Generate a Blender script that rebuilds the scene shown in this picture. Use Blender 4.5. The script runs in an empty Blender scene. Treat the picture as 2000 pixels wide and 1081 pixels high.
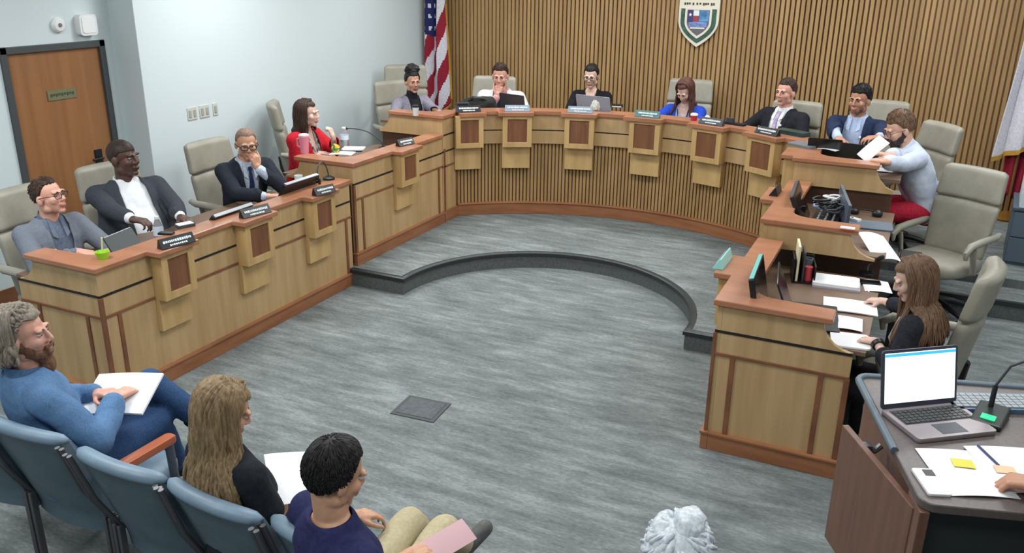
import bpy, bmesh, math, random
from math import sin, cos, pi, radians, hypot, atan2, sqrt, exp
from mathutils import Vector as V, Matrix as M, noise
random.seed(11)
sc = bpy.context.scene
col = sc.collection

# ------------------------------------------------------------------ camera
CAM_H, YAW, PITCH, ROLL, FPX = 2.6367, 0.4398, 0.3474, 0.0132, 1679.15
_fw = V((-sin(YAW)*cos(PITCH), cos(YAW)*cos(PITCH), -sin(PITCH)))
_rt = V((cos(YAW), sin(YAW), 0)); _up = _rt.cross(_fw)
_r = cos(ROLL)*_rt + sin(ROLL)*_up
_u = -sin(ROLL)*_rt + cos(ROLL)*_up
cam = bpy.data.cameras.new('camera'); camo = bpy.data.objects.new('camera', cam); col.objects.link(camo)
mw = M((( _r.x, _u.x, -_fw.x, 0), (_r.y, _u.y, -_fw.y, 0), (_r.z, _u.z, -_fw.z, CAM_H), (0, 0, 0, 1)))
camo.matrix_world = mw
cam.sensor_width = 36; cam.lens = 36*FPX/2000; cam.clip_start = .05
sc.camera = camo

def at(px, py, z):
    """point of the plane at height z seen at a pixel of the photo"""
    d = _fw + _r*((px-1000)/FPX) - _u*((py-540.5)/FPX)
    t = (z-CAM_H)/d.z
    return V((0, 0, CAM_H)) + d*t

# ------------------------------------------------------------------ materials
def lin(c):
    return tuple((x/255/12.92 if x/255 <= .04045 else ((x/255+.055)/1.055)**2.4) for x in c)

MATS = {}
def mat(name, c, rough=.55, c2=None, scale=(8, 8, 8), detail=4, bump=0, bscale=None, metal=0, emit=None, estr=0, spec=.5, contrast=(.35, .65), alpha=None, trans=0, sheen=0):
    if name in MATS: return MATS[name]
    m = bpy.data.materials.new(name); m.use_nodes = True
    nt = m.node_tree; n = nt.nodes; L = nt.links
    b = n['Principled BSDF']
    c = lin(c) + (1,)
    b.inputs['Base Color'].default_value = c
    b.inputs['Roughness'].default_value = rough
    b.inputs['Metallic'].default_value = metal
    b.inputs['Specular IOR Level'].default_value = spec
    if sheen: b.inputs['Sheen Weight'].default_value = sheen
    if trans:
        b.inputs['Transmission Weight'].default_value = trans; b.inputs['IOR'].default_value = 1.35
    if emit:
        b.inputs['Emission Color'].default_value = lin(emit)+(1,); b.inputs['Emission Strength'].default_value = estr
    if c2 or bump:
        tc = n.new('ShaderNodeTexCoord'); mp = n.new('ShaderNodeMapping'); mp.inputs['Scale'].default_value = scale
        L.new(tc.outputs['Object'], mp.inputs['Vector'])
        nz = n.new('ShaderNodeTexNoise'); nz.inputs['Scale'].default_value = 1; nz.inputs['Detail'].default_value = detail
        L.new(mp.outputs[0], nz.inputs['Vector'])
        if c2:
            r = n.new('ShaderNodeValToRGB'); r.color_ramp.elements[0].position = contrast[0]; r.color_ramp.elements[1].position = contrast[1]
            r.color_ramp.elements[0].color = c; r.color_ramp.elements[1].color = lin(c2)+(1,)
            L.new(nz.outputs['Fac'], r.inputs['Fac']); L.new(r.outputs['Color'], b.inputs['Base Color'])
        if bump:
            src = nz
            if bscale:
                src = n.new('ShaderNodeTexNoise'); src.inputs['Scale'].default_value = bscale; src.inputs['Detail'].default_value = 3
                L.new(tc.outputs['Object'], src.inputs['Vector'])
            bp = n.new('ShaderNodeBump'); bp.inputs['Strength'].default_value = bump; bp.inputs['Distance'].default_value = .01
            L.new(src.outputs['Fac'], bp.inputs['Height']); L.new(bp.outputs[0], b.inputs['Normal'])
    MATS[name] = m
    return m

OAK_V = mat('oak veneer', (188, 157, 114), .42, (172, 141, 98), (14, 14, 1.2), 6)
OAK_POD = mat('pale oak veneer', (196, 163, 111), .4, (180, 147, 97), (12, 12, 1.5), 5)
CHERRY = mat('cherry trim wood', (132, 86, 56), .4, (112, 70, 46), (6, 6, 6), 5)
CHERRY_TOP = mat('cherry ledge wood', (172, 118, 88), .28, (154, 103, 76), (3, 9, 9), 5)
WALNUT = mat('dark walnut panel', (128, 84, 56), .42, (108, 68, 46), (20, 20, 2), 6)
KICK = mat('cherry kickboard wood', (156, 104, 70), .4, (136, 88, 58), (3, 3, 20), 5)
GROOVE = mat('black reveal', (22, 16, 12), .6)
WORKTOP = mat('grey brown laminate worktop', (120, 96, 76), .45, (108, 86, 70), (4, 4, 4), 4)
RECESS = mat('wood apron with painted shade', (92, 62, 46), .5, (80, 54, 40), (4, 4, 14), 4)  # darker tone paints the shadow of the recesses into the wood
BLACK = mat('black plastic', (20, 21, 23), .4)
BLACKM = mat('matte black metal', (26, 27, 29), .5, metal=.2)
DGREY = mat('dark grey plastic', (58, 62, 68), .45)
MGREY = mat('mid grey plastic', (110, 114, 120), .45)
SILVER = mat('silver aluminium', (170, 174, 180), .35, metal=.7)
STEEL = mat('brushed steel', (130, 132, 136), .35, metal=.8)
WHITE = mat('white paper', (236, 236, 238), .8)
WPLAST = mat('white plastic', (225, 226, 224), .4)
GREEN_LED = mat('green display', (20, 180, 100), .4, emit=(30, 235, 120), estr=1.6)
SCREEN = mat('lit laptop screen', (235, 238, 245), .3, emit=(236, 240, 240), estr=1.1)
SCREENB = mat('blue screen bar', (60, 160, 235), .3, emit=(60, 170, 240), estr=1.0)

# ------------------------------------------------------------------ mesh helpers
class MB:
    def __init__(s): s.bm = bmesh.new(); s.mi = 0
    def _f(s, vs):
        try:
            f = s.bm.faces.new(vs); f.material_index = s.mi; return f
        except ValueError: return None
    def hexa(s, p):   # 8 points: bottom ring, top ring
        v = [s.bm.verts.new(q) for q in p]
        for f in ((3, 2, 1, 0), (4, 5, 6, 7), (0, 1, 5, 4), (1, 2, 6, 5), (2, 3, 7, 6), (3, 0, 4, 7)): s._f([v[i] for i in f])
    def box(s, x0, x1, y0, y1, z0, z1):
        x0, x1 = min(x0, x1), max(x0, x1); y0, y1 = min(y0, y1), max(y0, y1); z0, z1 = min(z0, z1), max(z0, z1)
        s.hexa([(x0, y0, z0), (x1, y0, z0), (x1, y1, z0), (x0, y1, z0), (x0, y0, z1), (x1, y0, z1), (x1, y1, z1), (x0, y1, z1)])
    def obox(s, c, mx, size):   # centre, 3x3 matrix, full size
        c = V(c); a, b, d = [x/2 for x in size]
        s.hexa([c + mx @ V(q) for q in ((-a, -b, -d), (a, -b, -d), (a, b, -d), (-a, b, -d), (-a, -b, d), (a, -b, d), (a, b, d), (-a, b, d))])
    def rings(s, rs, cap=True, closed=True):
        vs = [[s.bm.verts.new(q) for q in r] for r in rs]
        n = len(vs[0])
        for a, b in zip(vs, vs[1:]):
            for i in range(n if closed else n-1): s._f([a[i], a[(i+1) % n], b[(i+1) % n], b[i]])
        if cap: s._f(vs[0][::-1]); s._f(vs[-1])
        return vs
    def prism(s, poly, ext):    # 3D polygon extruded along a vector
        ext = V(ext); a = [V(q) for q in poly]
        n = V((0, 0, 0))
        for i in range(len(a)): n += a[i].cross(a[(i+1) % len(a)])
        if n.dot(ext) < 0: a = a[::-1]
        s.rings([a, [q+ext for q in a]])
    def tube(s, pts, r, seg=8, flat=1.0, cap=True):
        pts = [V(q) for q in pts]; rs = []
        prev = None
        for i, q in enumerate(pts):
            t = (pts[min(i+1, len(pts)-1)] - pts[max(i-1, 0)])
            t = t.normalized() if t.length > 1e-9 else V((0, 0, 1))
            if prev is None:
                a = t.orthogonal().normalized()
            else:
                a = prev - t*prev.dot(t)
                a = a.normalized() if a.length > 1e-6 else t.orthogonal().normalized()
            prev = a; b = t.cross(a)
            rr = r[i] if isinstance(r, (list, tuple)) else r
            rs.append([q + (a*cos(2*pi*k/seg)*flat + b*sin(2*pi*k/seg))*rr for k in range(seg)])
        s.rings(rs, cap)
    def cap(s, a, b, ra, rb, seg=12):   # tapered capsule
        a, b = V(a), V(b); t = b-a
        t = t.normalized() if t.length > 1e-6 else V((0, 0, 1))
        pts, r = [], []
        for k in range(4): an = pi/2*k/4; pts.append(a - t*ra*cos(an)); r.append(max(ra*sin(an), ra*.05))
        pts += [a, b]; r += [ra, rb]
        for k in range(1, 5): an = pi/2*k/4; pts.append(b + t*rb*sin(an)); r.append(max(rb*cos(an), rb*.05))
        x = t.orthogonal().normalized(); y = t.cross(x)
        s.rings([[q + (x*cos(2*pi*k/seg) + y*sin(2*pi*k/seg))*rr for k in range(seg)] for q, rr in zip(pts, r)])
    def ell(s, c, rad, mx=None, seg=16, rng=10):
        c = V(c); mx = mx or M.Identity(3); rs = []
        for i in range(rng+1):
            th = pi*i/rng; st = max(sin(th), .03)
            rs.append([c + mx @ V((rad[0]*st*cos(2*pi*k/seg), rad[1]*st*sin(2*pi*k/seg), -rad[2]*cos(th))) for k in range(seg)])
        s.rings(rs)
    def lathe(s, prof, c=(0, 0, 0), seg=20):   # (r, z) profile
        c = V(c)
        s.rings([[c + V((max(r, .0005)*cos(2*pi*k/seg), max(r, .0005)*sin(2*pi*k/seg), z)) for k in range(seg)] for r, z in prof])
    def rrect(s, c, mx, w, h, d, r=.02, seg=5, taper=1.0):   # rounded rectangle slab, w x h in plane, d thick along local z
        pl = rrect2(w, h, r, seg); c = V(c)
        s.rings([[c + mx @ V((x*k, y*k, z)) for x, y in pl] for z, k in ((-d/2, 1-.002/w), (-d/2+.15*d, 1), (d/2-.15*d, 1), (d/2, 1-.002/w))])
    def build(s, name, m, parent=None, smooth=35, bevel=0, xf=None, loc=None):
        bmesh.ops.recalc_face_normals(s.bm, faces=s.bm.faces)
        me = bpy.data.meshes.new(name); s.bm.to_mesh(me); s.bm.free()
        return link(name, me, m, parent, smooth, bevel, xf, loc)

def rrect2(w, h, r, seg=5):
    out = []
    for cx, cy, a0 in ((w/2-r, h/2-r, 0), (-w/2+r, h/2-r, 90), (-w/2+r, -h/2+r, 180), (w/2-r, -h/2+r, 270)):
        for k in range(seg+1):
            a = radians(a0+90*k/seg); out.append((cx+r*cos(a), cy+r*sin(a)))
    return out

def link(name, me, m, parent=None, smooth=35, bevel=0, xf=None, loc=None):
    if xf: me.transform(xf)
    for mm in (m if isinstance(m, (list, tuple)) else [m]): me.materials.append(mm)
    if smooth:
        me.polygons.foreach_set('use_smooth', [True]*len(me.polygons))
        if smooth < 180: me.set_sharp_from_angle(angle=radians(smooth))
    o = bpy.data.objects.new(name, me); col.objects.link(o)
    if loc is not None: o.location = loc
    if parent: o.parent = parent
    if bevel:
        bv = o.modifiers.new('edge', 'BEVEL'); bv.width = bevel; bv.segments = 2; bv.limit_method = 'ANGLE'; bv.angle_limit = radians(40)
    return o

def empty(name, loc=(0, 0, 0), rz=0, rot=None):
    o = bpy.data.objects.new(name, None); col.objects.link(o); o.location = loc
    o.rotation_euler = rot if rot else (0, 0, rz); o.empty_display_size = .1
    return o
def tag(o, label, cat, group=None, kind=None):
    o['label'] = label; o['category'] = cat
    if group: o['group'] = group
    if kind: o['kind'] = kind
    return o
def struct(o, label=None):
    o['kind'] = 'structure'
    if label: o['label'] = label
    return o
def copy_tree(o, parent=None):
    c = o.copy(); col.objects.link(c)
    if parent: c.parent = parent
    for ch in list(o.children): copy_tree(ch, c)
    return c
def remesh(mb, voxel, smooth=2, fac=.5):
    me = bpy.data.meshes.new('tmp'); bmesh.ops.recalc_face_normals(mb.bm, faces=mb.bm.faces); mb.bm.to_mesh(me); mb.bm.free()
    ob = bpy.data.objects.new('tmp', me); col.objects.link(ob)
    m = ob.modifiers.new('r', 'REMESH'); m.mode = 'VOXEL'; m.voxel_size = voxel
    if smooth:
        q = ob.modifiers.new('s', 'SMOOTH'); q.factor = fac; q.iterations = smooth
    dg = bpy.context.evaluated_depsgraph_get()
    out = bpy.data.meshes.new_from_object(ob.evaluated_get(dg))
    bpy.data.objects.remove(ob); bpy.data.meshes.remove(me)
    return out
I3 = M.Identity(3)
def Rz(a): return M.Rotation(a, 3, 'Z')
def Rx(a): return M.Rotation(a, 3, 'X')
def Ry(a): return M.Rotation(a, 3, 'Y')
# ------------------------------------------------------------------ room
XW, YW, ZC = -6.1, 10.3, 3.3        # white wall plane, slatted wall plane, ceiling
XD = -6.4                           # recessed wall with the door
JY = 5.44                           # where the white wall steps forward
XR, YF = 4.2, -2.0
T1, T2 = .148, .22                 # heights of the two tiers
XC, YC = -2.514, 5.8045             # centre of the round
RS, RA = 1.2088, 2.5575             # radius of the step and of the dais front
XL, XRR = -4.256, -.845             # left and right desk faces

# carpet
def carpet(name):
    m = bpy.data.materials.new(name); m.use_nodes = True; nt = m.node_tree; n = nt.nodes; L = nt.links; b = n['Principled BSDF']
    b.inputs['Roughness'].default_value = .95; b.inputs['Specular IOR Level'].default_value = .15
    tc = n.new('ShaderNodeTexCoord')
    def nz(scale, det, rough=.6):
        mp = n.new('ShaderNodeMapping'); mp.inputs['Scale'].default_value = scale; L.new(tc.outputs['Object'], mp.inputs['Vector'])
        q = n.new('ShaderNodeTexNoise'); q.inputs['Scale'].default_value = 1; q.inputs['Detail'].default_value = det; q.inputs['Roughness'].default_value = rough
        L.new(mp.outputs[0], q.inputs['Vector']); return q.outputs['Fac']
    a = nz((3.0, 14, 1), 6, .68); c = nz((1.3, 3.2, 1), 4); d = nz((34, 90, 1), 3)
    def mix(x, y, f):
        q = n.new('ShaderNodeMix'); q.inputs['Factor'].default_value = f; L.new(x, q.inputs['A']); L.new(y, q.inputs['B']); return q.outputs['Result']
    s = mix(mix(a, c, .36), d, .26)
    r = n.new('ShaderNodeValToRGB'); L.new(s, r.inputs['Fac'])
    e = r.color_ramp.elements
    e[0].position = .38; e[0].color = lin((88, 93, 93))+(1,)
    e[1].position = .64; e[1].color = lin((148, 154, 154))+(1,)
    k = e.new(.5); k.color = lin((114, 120, 119))+(1,)
    L.new(r.outputs['Color'], b.inputs['Base Color'])
    return m
CARPET = carpet('grey streaked carpet')
RISER = mat('grey carpet riser', (84, 88, 88), .95, (98, 102, 102), (60, 60, 60), 3, spec=.1)
NOSE = mat('black rubber nosing', (34, 40, 42), .4)
WALLM = mat('white wall paint', (205, 216, 218), .75, spec=.3)
CEILM = mat('white ceiling tile', (214, 216, 216), .9)

mb = MB(); mb.box(XD-.3, XR, YF, YW+.2, -.1, 0); struct(mb.build('floor', CARPET, smooth=0))
mb = MB(); mb.box(XD-.3, XR, YF-.1, YW+.2, ZC, ZC+.1); struct(mb.build('ceiling', CEILM, smooth=0))
mb = MB(); mb.box(XW-.45, XW, JY, YW+.2, 0, ZC); struct(mb.build('wall_left', WALLM, smooth=0, bevel=.006))
mb = MB()
DY0, DY1, DZ = 4.39, 5.345, 2.0
mb.box(XD-.12, XD, YF, DY0, 0, ZC); mb.box(XD-.12, XD, DY1, JY+.0, 0, ZC); mb.box(XD-.12, XD, DY0, DY1, DZ, ZC)
struct(mb.build('wall_left_recess', WALLM, smooth=0))
mb = MB(); mb.box(XR, XR+.1, YF, YW+.2, 0, ZC); struct(mb.build('wall_right', WALLM, smooth=0))
mb = MB(); mb.box(XD-.3, XR, YF-.1, YF, 0, ZC); struct(mb.build('wall_front', WALLM, smooth=0))
# slatted timber wall
SLAT = mat('oak slat wood', (172, 138, 92), .5, (152, 119, 76), (9, 9, 1.0), 5)
SLATB = mat('dark gap board', (124, 94, 62), .7)
mb = MB(); mb.box(XW, XR, YW, YW+.1, 0, ZC); wb = struct(mb.build('wall_back', SLATB, smooth=0))
mb = MB(); x = XW+.03
while x < XR-.03:
    mb.box(x, x+.036, YW-.03, YW, 0, ZC); x += .054
sl = mb.build('timber_slats', SLAT, wb, smooth=0)
# baseboards
mb = MB(); mb.box(XD, XD+.015, YF, DY0-.05, .0, .15); struct(mb.build('baseboard_left', CHERRY, smooth=0, bevel=.003))

# door
DOORM = mat('flush oak door veneer', (150, 104, 66), .4, (138, 94, 58), (16, 16, 1.0), 6)
FRAMEM = mat('dark grey door frame', (66, 70, 72), .5)
DO = empty('door_1', (XD, 0, 0)); struct(DO)
mb = MB(); mb.box(-.05, -.01, DY0+.05, DY1-.05, .01, DZ-.05); mb.build('door_leaf', DOORM, DO, smooth=0, bevel=.003)
mb = MB(); mb.box(-.1, .02, DY0, DY0+.055, 0, DZ); mb.box(-.1, .02, DY1-.055, DY1, 0, DZ); mb.box(-.1, .02, DY0, DY1, DZ-.055, DZ)
mb.build('door_frame', FRAMEM, DO, smooth=0, bevel=.004)
mb = MB(); mb.box(-.012, .002, 5.10, 5.17, .94, 1.09); mb.tube([(.0, 5.135, 1.02), (.05, 5.135, 1.02), (.055, 5.03, 1.02)], .011); mb.build('door_handle', BLACKM, DO)
SIGNG = mat('grey green sign plate', (112, 112, 84), .5)
s_ = mb = MB(); mb.box(-.01, -.002, 4.745, 5.01, 1.555, 1.635); o = mb.build('door_sign', SIGNG, DO, smooth=0)
mb = MB()
for i in range(9):
    y = 4.77+.025*i; mb.box(-.002, .0005, y, y+.017, 1.583+.008*(i % 2), 1.607)
mb.build('sign_lettering', mat('dark sign letters', (66, 70, 46), .6), o, smooth=0)

# devices over the door
def wallthing(name, label, cat, build, group=None):
    o = build(); tag(o, label, cat, group); return o
o = empty('wall_speaker', (XD, 5.18, 2.13)); tag(o, 'square white rounded speaker box on the wall above the door', 'speaker')
mb = MB(); mb.rrect((.03, 0, 0), M(((0, 0, 1), (1, 0, 0), (0, 1, 0))), .17, .17, .06, .03); mb.build('housing', WPLAST, o)
mb = MB(); mb.rrect((.062, 0, 0), M(((0, 0, 1), (1, 0, 0), (0, 1, 0))), .13, .13, .006, .02); mb.build('grille', mat('white grille', (232, 234, 232), .6), o)
o = empty('smoke_detector', (XD, 4.93, 2.14)); tag(o, 'small round white detector beside the square box above the door', 'detector')
mb = MB(); mb.lathe([(0, 0), (.06, 0), (.06, .02), (.045, .035), (0, .04)]); mb.build('housing', WPLAST, o, xf=M.Rotation(pi/2, 4, 'Y'))
mb = MB(); mb.lathe([(0, .036), (.018, .036), (.014, .045), (0, .046)]); mb.build('sensor_cap', MGREY, o, xf=M.Rotation(pi/2, 4, 'Y'))
for i, (y, w, lab) in enumerate(((5.955, .115, 'wide switch plate on the white wall, nearest the door'), (6.11, .125, 'switch plate between two others on the white wall'), (6.25, .06, 'narrow single switch plate on the white wall, nearest the woman in red'))):
    o = empty('switch_plate', (XW, y, 1.31)); tag(o, lab, 'switch', 'wall plates on the white wall')
    mb = MB(); mb.box(0, .008, -w/2, w/2, -.058, .058); mb.build('plate', mat('beige plate', (196, 198, 186), .5), o, bevel=.003)
    k = max(1, round(w/.06)); mb = MB()
    for j in range(k):
        yy = -w/2 + w*(j+.5)/k; mb.box(.008, .014, yy-.014, yy+.014, -.033, .033)
    mb.build('rocker', mat('grey rocker', (160, 164, 158), .5), o, bevel=.002)

# raised platform with its round step
def arc(r, a0, a1, n, z=None):
    out = []
    for k in range(n+1):
        a = radians(a0+(a1-a0)*k/n); q = (XC+r*sin(a), YC+r*cos(a)); out.append(q if z is None else q+(z,))
    return out
SY = 5.755
aS = math.degrees(math.acos((SY-YC)/RS))
edge = [(XL-.05, SY)] + arc(RS, -aS, aS, 48) + [(XRR+.05, SY)]
def flatpoly(mb, poly, z0, z1):
    mb.prism([(x, y, z0) for x, y in poly], (0, 0, z1-z0))
mb = MB()
outer = edge + [(XRR+.06, 7.5), (1.9, 7.5), (1.9, YW), (XW, YW), (XW, 5.95), (XL-.05, 5.95)]
flatpoly(mb, outer, 0, T1); struct(mb.build('floor_platform', CARPET, smooth=0))
mb = MB()
up = [(XW, 7.42), (XL+.02, 7.42)] + arc(RA+.06, -44, 44, 40) + [(XRR+.0, 7.9), (1.9, 7.9), (1.9, YW), (XW, YW)]
flatpoly(mb, up, T1, T2); struct(mb.build('floor_dais', CARPET, smooth=0))
# nosing: a rounded rubber strip following the edge, and the carpet riser under it
def strip(mb, path, prof, closed=False):
    """sweep a profile of (outward, z) along a plan path; outward = to the right of travel"""
    n = len(path); rs = []
    for i in range(n):
        a = V(path[max(i-1, 0)]+(0,)); b = V(path[i]+(0,)); c = V(path[min(i+1, n-1)]+(0,))
        d1 = (b-a).normalized() if i > 0 else (c-b).normalized(); d2 = (c-b).normalized() if i < n-1 else d1
        n1 = V((d1.y, -d1.x, 0)); n2 = V((d2.y, -d2.x, 0)); nn = (n1+n2).normalized(); k = 1/max(nn.dot(n1), .35)
        rs.append([b + nn*k*o + V((0, 0, z)) for o, z in prof])
    mb.rings(rs)
mb = MB(); strip(mb, edge, [(-.035, T1+.004), (.004, T1+.004), (.014, T1-.004), (.016, T1-.03), (.004, T1-.034), (-.035, T1-.034)]); struct(mb.build('trim_1', NOSE, smooth=40))
mb = MB(); strip(mb, edge, [(-.02, 0), (.002, 0), (.002, T1-.03), (-.02, T1-.03)]); struct(mb.build('trim_2', RISER, smooth=40))
mb = MB(); strip(mb, [(XRR+.06, 7.5), (1.9, 7.5)], [(-.035, T1+.004), (.01, T1+.004), (.012, T1-.03), (-.035, T1-.03)]); struct(mb.build('trim_3', NOSE, smooth=0))
mb = MB(); strip(mb, [(XRR+.06, 7.5), (1.9, 7.5)], [(-.02, 0), (.004, 0), (.004, T1-.03), (-.02, T1-.03)]); struct(mb.build('trim_4', RISER, smooth=0))

# floor box
o = empty('floor_box', (-2.555, 4.11, 0), radians(4)); tag(o, 'dark square floor outlet box let into the grey carpet', 'floor box')
mb = MB(); mb.box(-.15, .15, -.13, .13, .0, .006); mb.build('frame', mat('box rim', (58, 62, 64), .5), o, bevel=.002)
mb = MB(); mb.box(-.125, .125, -.105, .105, .004, .009); mb.build('lid', mat('carpeted lid', (74, 80, 84), .8, (88, 92, 96), (40, 40, 40), 3), o, bevel=.002)

# lamps of the ceiling
for (x, y, w) in ((-4.6, 2.6, 60), (-2.3, 3.4, 46), (.5, 3.4, 30), (-4.7, 6.2, 58), (-2.3, 6.2, 46), (.5, 6.4, 40), (-4.4, 8.6, 40), (-2.2, 8.8, 42), (.2, 8.8, 42), (-3.6, .6, 40), (-.4, .6, 34), (2.6, 4, 20), (2.8, 7.5, 24)):
    l = bpy.data.lights.new('ceiling_lamp', 'AREA'); l.shape = 'RECTANGLE'; l.size = 1.2; l.size_y = .6; l.energy = w; l.color = (.96, .99, 1.0)
    lo = bpy.data.objects.new('ceiling_lamp', l); col.objects.link(lo); lo.location = (x, y, ZC-.03)
w = bpy.data.worlds.new('world'); sc.world = w; w.use_nodes = True
w.node_tree.nodes['Background'].inputs[0].default_value = (.8, .86, .9, 1); w.node_tree.nodes['Background'].inputs[1].default_value = .35
sc.view_settings.view_transform = 'Standard'; sc.view_settings.look = 'None'; sc.view_settings.gamma = 1; sc.view_settings.use_curve_mapping = False
sc.view_settings.exposure = 0.08
# ------------------------------------------------------------------ desks
# a desk leg of the horseshoe: side = +1 (left bank, depth runs to -x) or -1 (right bank)
LT = .035
class Strips(MB):
    def __init__(s, parent, name, m, bevel=0): s.a = []; s.p = (parent, name, m, bevel)
    def box(s, *q): s.a.append(q)
    def done(s):
        pa, nm, m, bv = s.p
        for q in s.a: b = MB(); b.box(*q); b.build(nm, m, pa, 0, bv)
def bank(name, label, side, y0, y1, zb, top, pods, end=True, faceprof=True, endstrips=(.13, .56), podz=None, long_w=.15, depth=.78, kick=.115, short=True, shortdrop=None):
    x0 = XL if side > 0 else XRR
    D = lambda d: x0 - side*d
    Z = lambda z: top - .93 + z        # heights measured like the lowest desk
    root = empty(name, (0, 0, 0)); tag(root, label, 'desk', 'curved council desk units')
    # long front panel
    mb = MB(); mb.box(D(0), D(.03), y0, y1, zb, top-LT); mb.build('front_panel', OAK_V, root, smooth=0, bevel=.002)
    if short:
        zl = zb if shortdrop is None else Z(shortdrop)
        prof = [(.03, zl), (.03, top-LT), (.56, top-LT)] + [(.56+.13*sin(radians(a))*1.0, top-LT-.135*(1-cos(radians(a)))-.0) for a in (20, 40, 60, 75, 90)] + [(.72, top-LT-.14), (.72, zl)]
        prof = [(.03, zl), (.03, top-LT), (.555, top-LT), (.565, top-.08), (.585, top-.115), (.62, top-.15), (.67, top-.175), (.72, top-.185), (.72, zl)]
        mb = MB(); mb.prism([(D(d), y0, z) for d, z in prof], (0, .03, 0)); mb.build('end_panel', OAK_V, root, smooth=0, bevel=.002)
    # ledge: an L with a rounded inner corner, tabs over the pods
    ov = .022; w = long_w; f = .14
    outl = [(-ov, y0-ov if short else y0)]
    for (a, b) in pods: outl += [(-ov, a-.035), (-.125, a-.035), (-.125, b+.035), (-ov, b+.035)]
    outl += [(-ov, y1)]
    outl += [(w, y1)]
    if short:
        outl += [(w, y0+w+f)] + [(w+f*(1-cos(radians(t))), y0+w+f*(1-sin(radians(t)))) for t in (15, 30, 45, 60, 75, 90)] + [(.60, y0+w-.015), (.60, y0-ov)]
    else: outl += [(w, y0)]
    mb = MB(); mb.prism([(D(d), y, top-LT) for d, y in outl], (0, 0, LT)); mb.build('ledge', CHERRY_TOP, root, smooth=0, bevel=.006)
    # inner lining under the ledge, worktop
    mb = MB(); mb.box(D(.03), D(.09), y0+.03, y1, zb, top-LT)
    if short and shortdrop is None: mb.box(D(.09), D(.55), y0+.03, y0+.06, zb, top-LT)
    mb.build('inner_lining', RECESS, root, smooth=0)
    mb = MB(); mb.box(D(.09), D(depth), y0+.03 if shortdrop is None else y0+.03, y1, Z(.73), Z(.755)); mb.build('worktop', WORKTOP, root, smooth=0, bevel=.003)
    # reveals and trim strips, proud of the faces
    g = Strips(root, 'reveal_groove', GROOVE); t = Strips(root, 'trim_strip', CHERRY, .002)
    segs = []; last = y0
    for (a, b) in pods + [(y1, y1)]:
        if a-last > .02: segs.append((last, a))
        last = b
    for a, b in segs:
        g.box(D(-.003), D(.01), a, b, Z(.733), Z(.748)); t.box(D(-.008), D(.01), a, b, Z(.597), Z(.613))
    ys = [y0+.118] if short else [y0+.05]
    for yy in ys + [y1-.075]:
        t.box(D(-.008), D(.01), yy-.014, yy+.014, zb+kick, Z(.6))
    t.box(D(-.009), D(.01), y0-.009, y0+.02, zb+kick, Z(.733))
    if short and shortdrop is None:
        g.box(D(0), D(.72), y0-.003, y0+.01, Z(.733), Z(.748)); t.box(D(0), D(.72), y0-.008, y0+.01, Z(.597), Z(.613))
        for d in endstrips: t.box(D(d-.014), D(d+.014), y0-.008, y0+.01, zb+kick, Z(.6))
        t.box(D(.695), D(.725), y0-.009, y0+.02, zb+kick, Z(.6))
    g.done(); t.done()
    k = MB(); k.box(D(-.022), D(.02), y0-(.022 if short else 0), y1, zb, zb+kick-.016); k.box(D(-.03), D(.02), y0-(.03 if short else 0), y1, zb+kick-.016, zb+kick)
    if short and shortdrop is None:
        k.box(D(.0201), D(.735), y0-.022, y0+.02, zb, zb+kick-.016); k.box(D(.0201), D(.742), y0-.03, y0+.02, zb+kick-.016, zb+kick)
    k.build('kickboard', KICK, root, smooth=0, bevel=.003)
    for a, b in pods: pod(root, lambda d, y: V((D(d), y, 0)), a, b, Z(.59), top-LT, Z(.37))
    return root

def pod(root, W, a, b, z0, z1, zl, dp=.1, n=1):
    """a framed box hanging under the ledge; W(d, s) gives the plan point"""
    def bx(mb, d0, d1, s0, s1, za, zb_):
        pts = []
        for z in (za, zb_):
            pts += [W(d0, s0)+V((0, 0, z)), W(d1, s0)+V((0, 0, z)), W(d1, s1)+V((0, 0, z)), W(d0, s1)+V((0, 0, z))]
        mb.hexa(pts)
    mb = MB(); fr = .05
    bx(mb, -dp+.025, 0, a, b, z0, z1)
    bx(mb, -dp, -dp+.025, a, a+fr, z0, z1); bx(mb, -dp, -dp+.025, b-fr, b, z0, z1)
    bx(mb, -dp, -dp+.025, a+fr, b-fr, z0, z0+fr); bx(mb, -dp, -dp+.025, a+fr, b-fr, z1-.035, z1)
    p = mb.build('speaker_box', OAK_POD, root, smooth=0, bevel=.002)
    mb = MB(); bx(mb, -dp+.012, -dp+.0255, a+fr, b-fr, z0+fr, z1-.035); mb.build('recessed_panel', WALNUT, p, smooth=0)
    mb = MB(); bx(mb, -.035, 0, a, b-.01, zl, z0); mb.build('lower_block', OAK_POD, root, smooth=0, bevel=.002)

P1 = [(3.267+.40, 3.267+.67), (3.267+1.16, 3.267+1.45), (3.267+1.92, 3.267+2.2)]
bank('council_desk', 'long lowest oak desk on the left with three framed boxes and nameplates', 1, 3.267, 5.80, 0, .93, P1)
bank('council_desk', 'middle oak desk on the left where the woman in red sits', 1, 5.86, 7.37, T1, 1.058, [(6.47, 6.77)], shortdrop=.73)
bank('council_desk', 'lowest oak desk on the right at which the long-haired clerk sits', -1, 4.4626, 5.74, 0, .93, [(4.92, 5.24)], endstrips=(.11, .58))
bank('council_desk', 'middle oak desk on the right crowded with black equipment', -1, 5.775, 7.02, 0, 1.058, [(6.33, 6.66)], shortdrop=.73)

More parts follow.
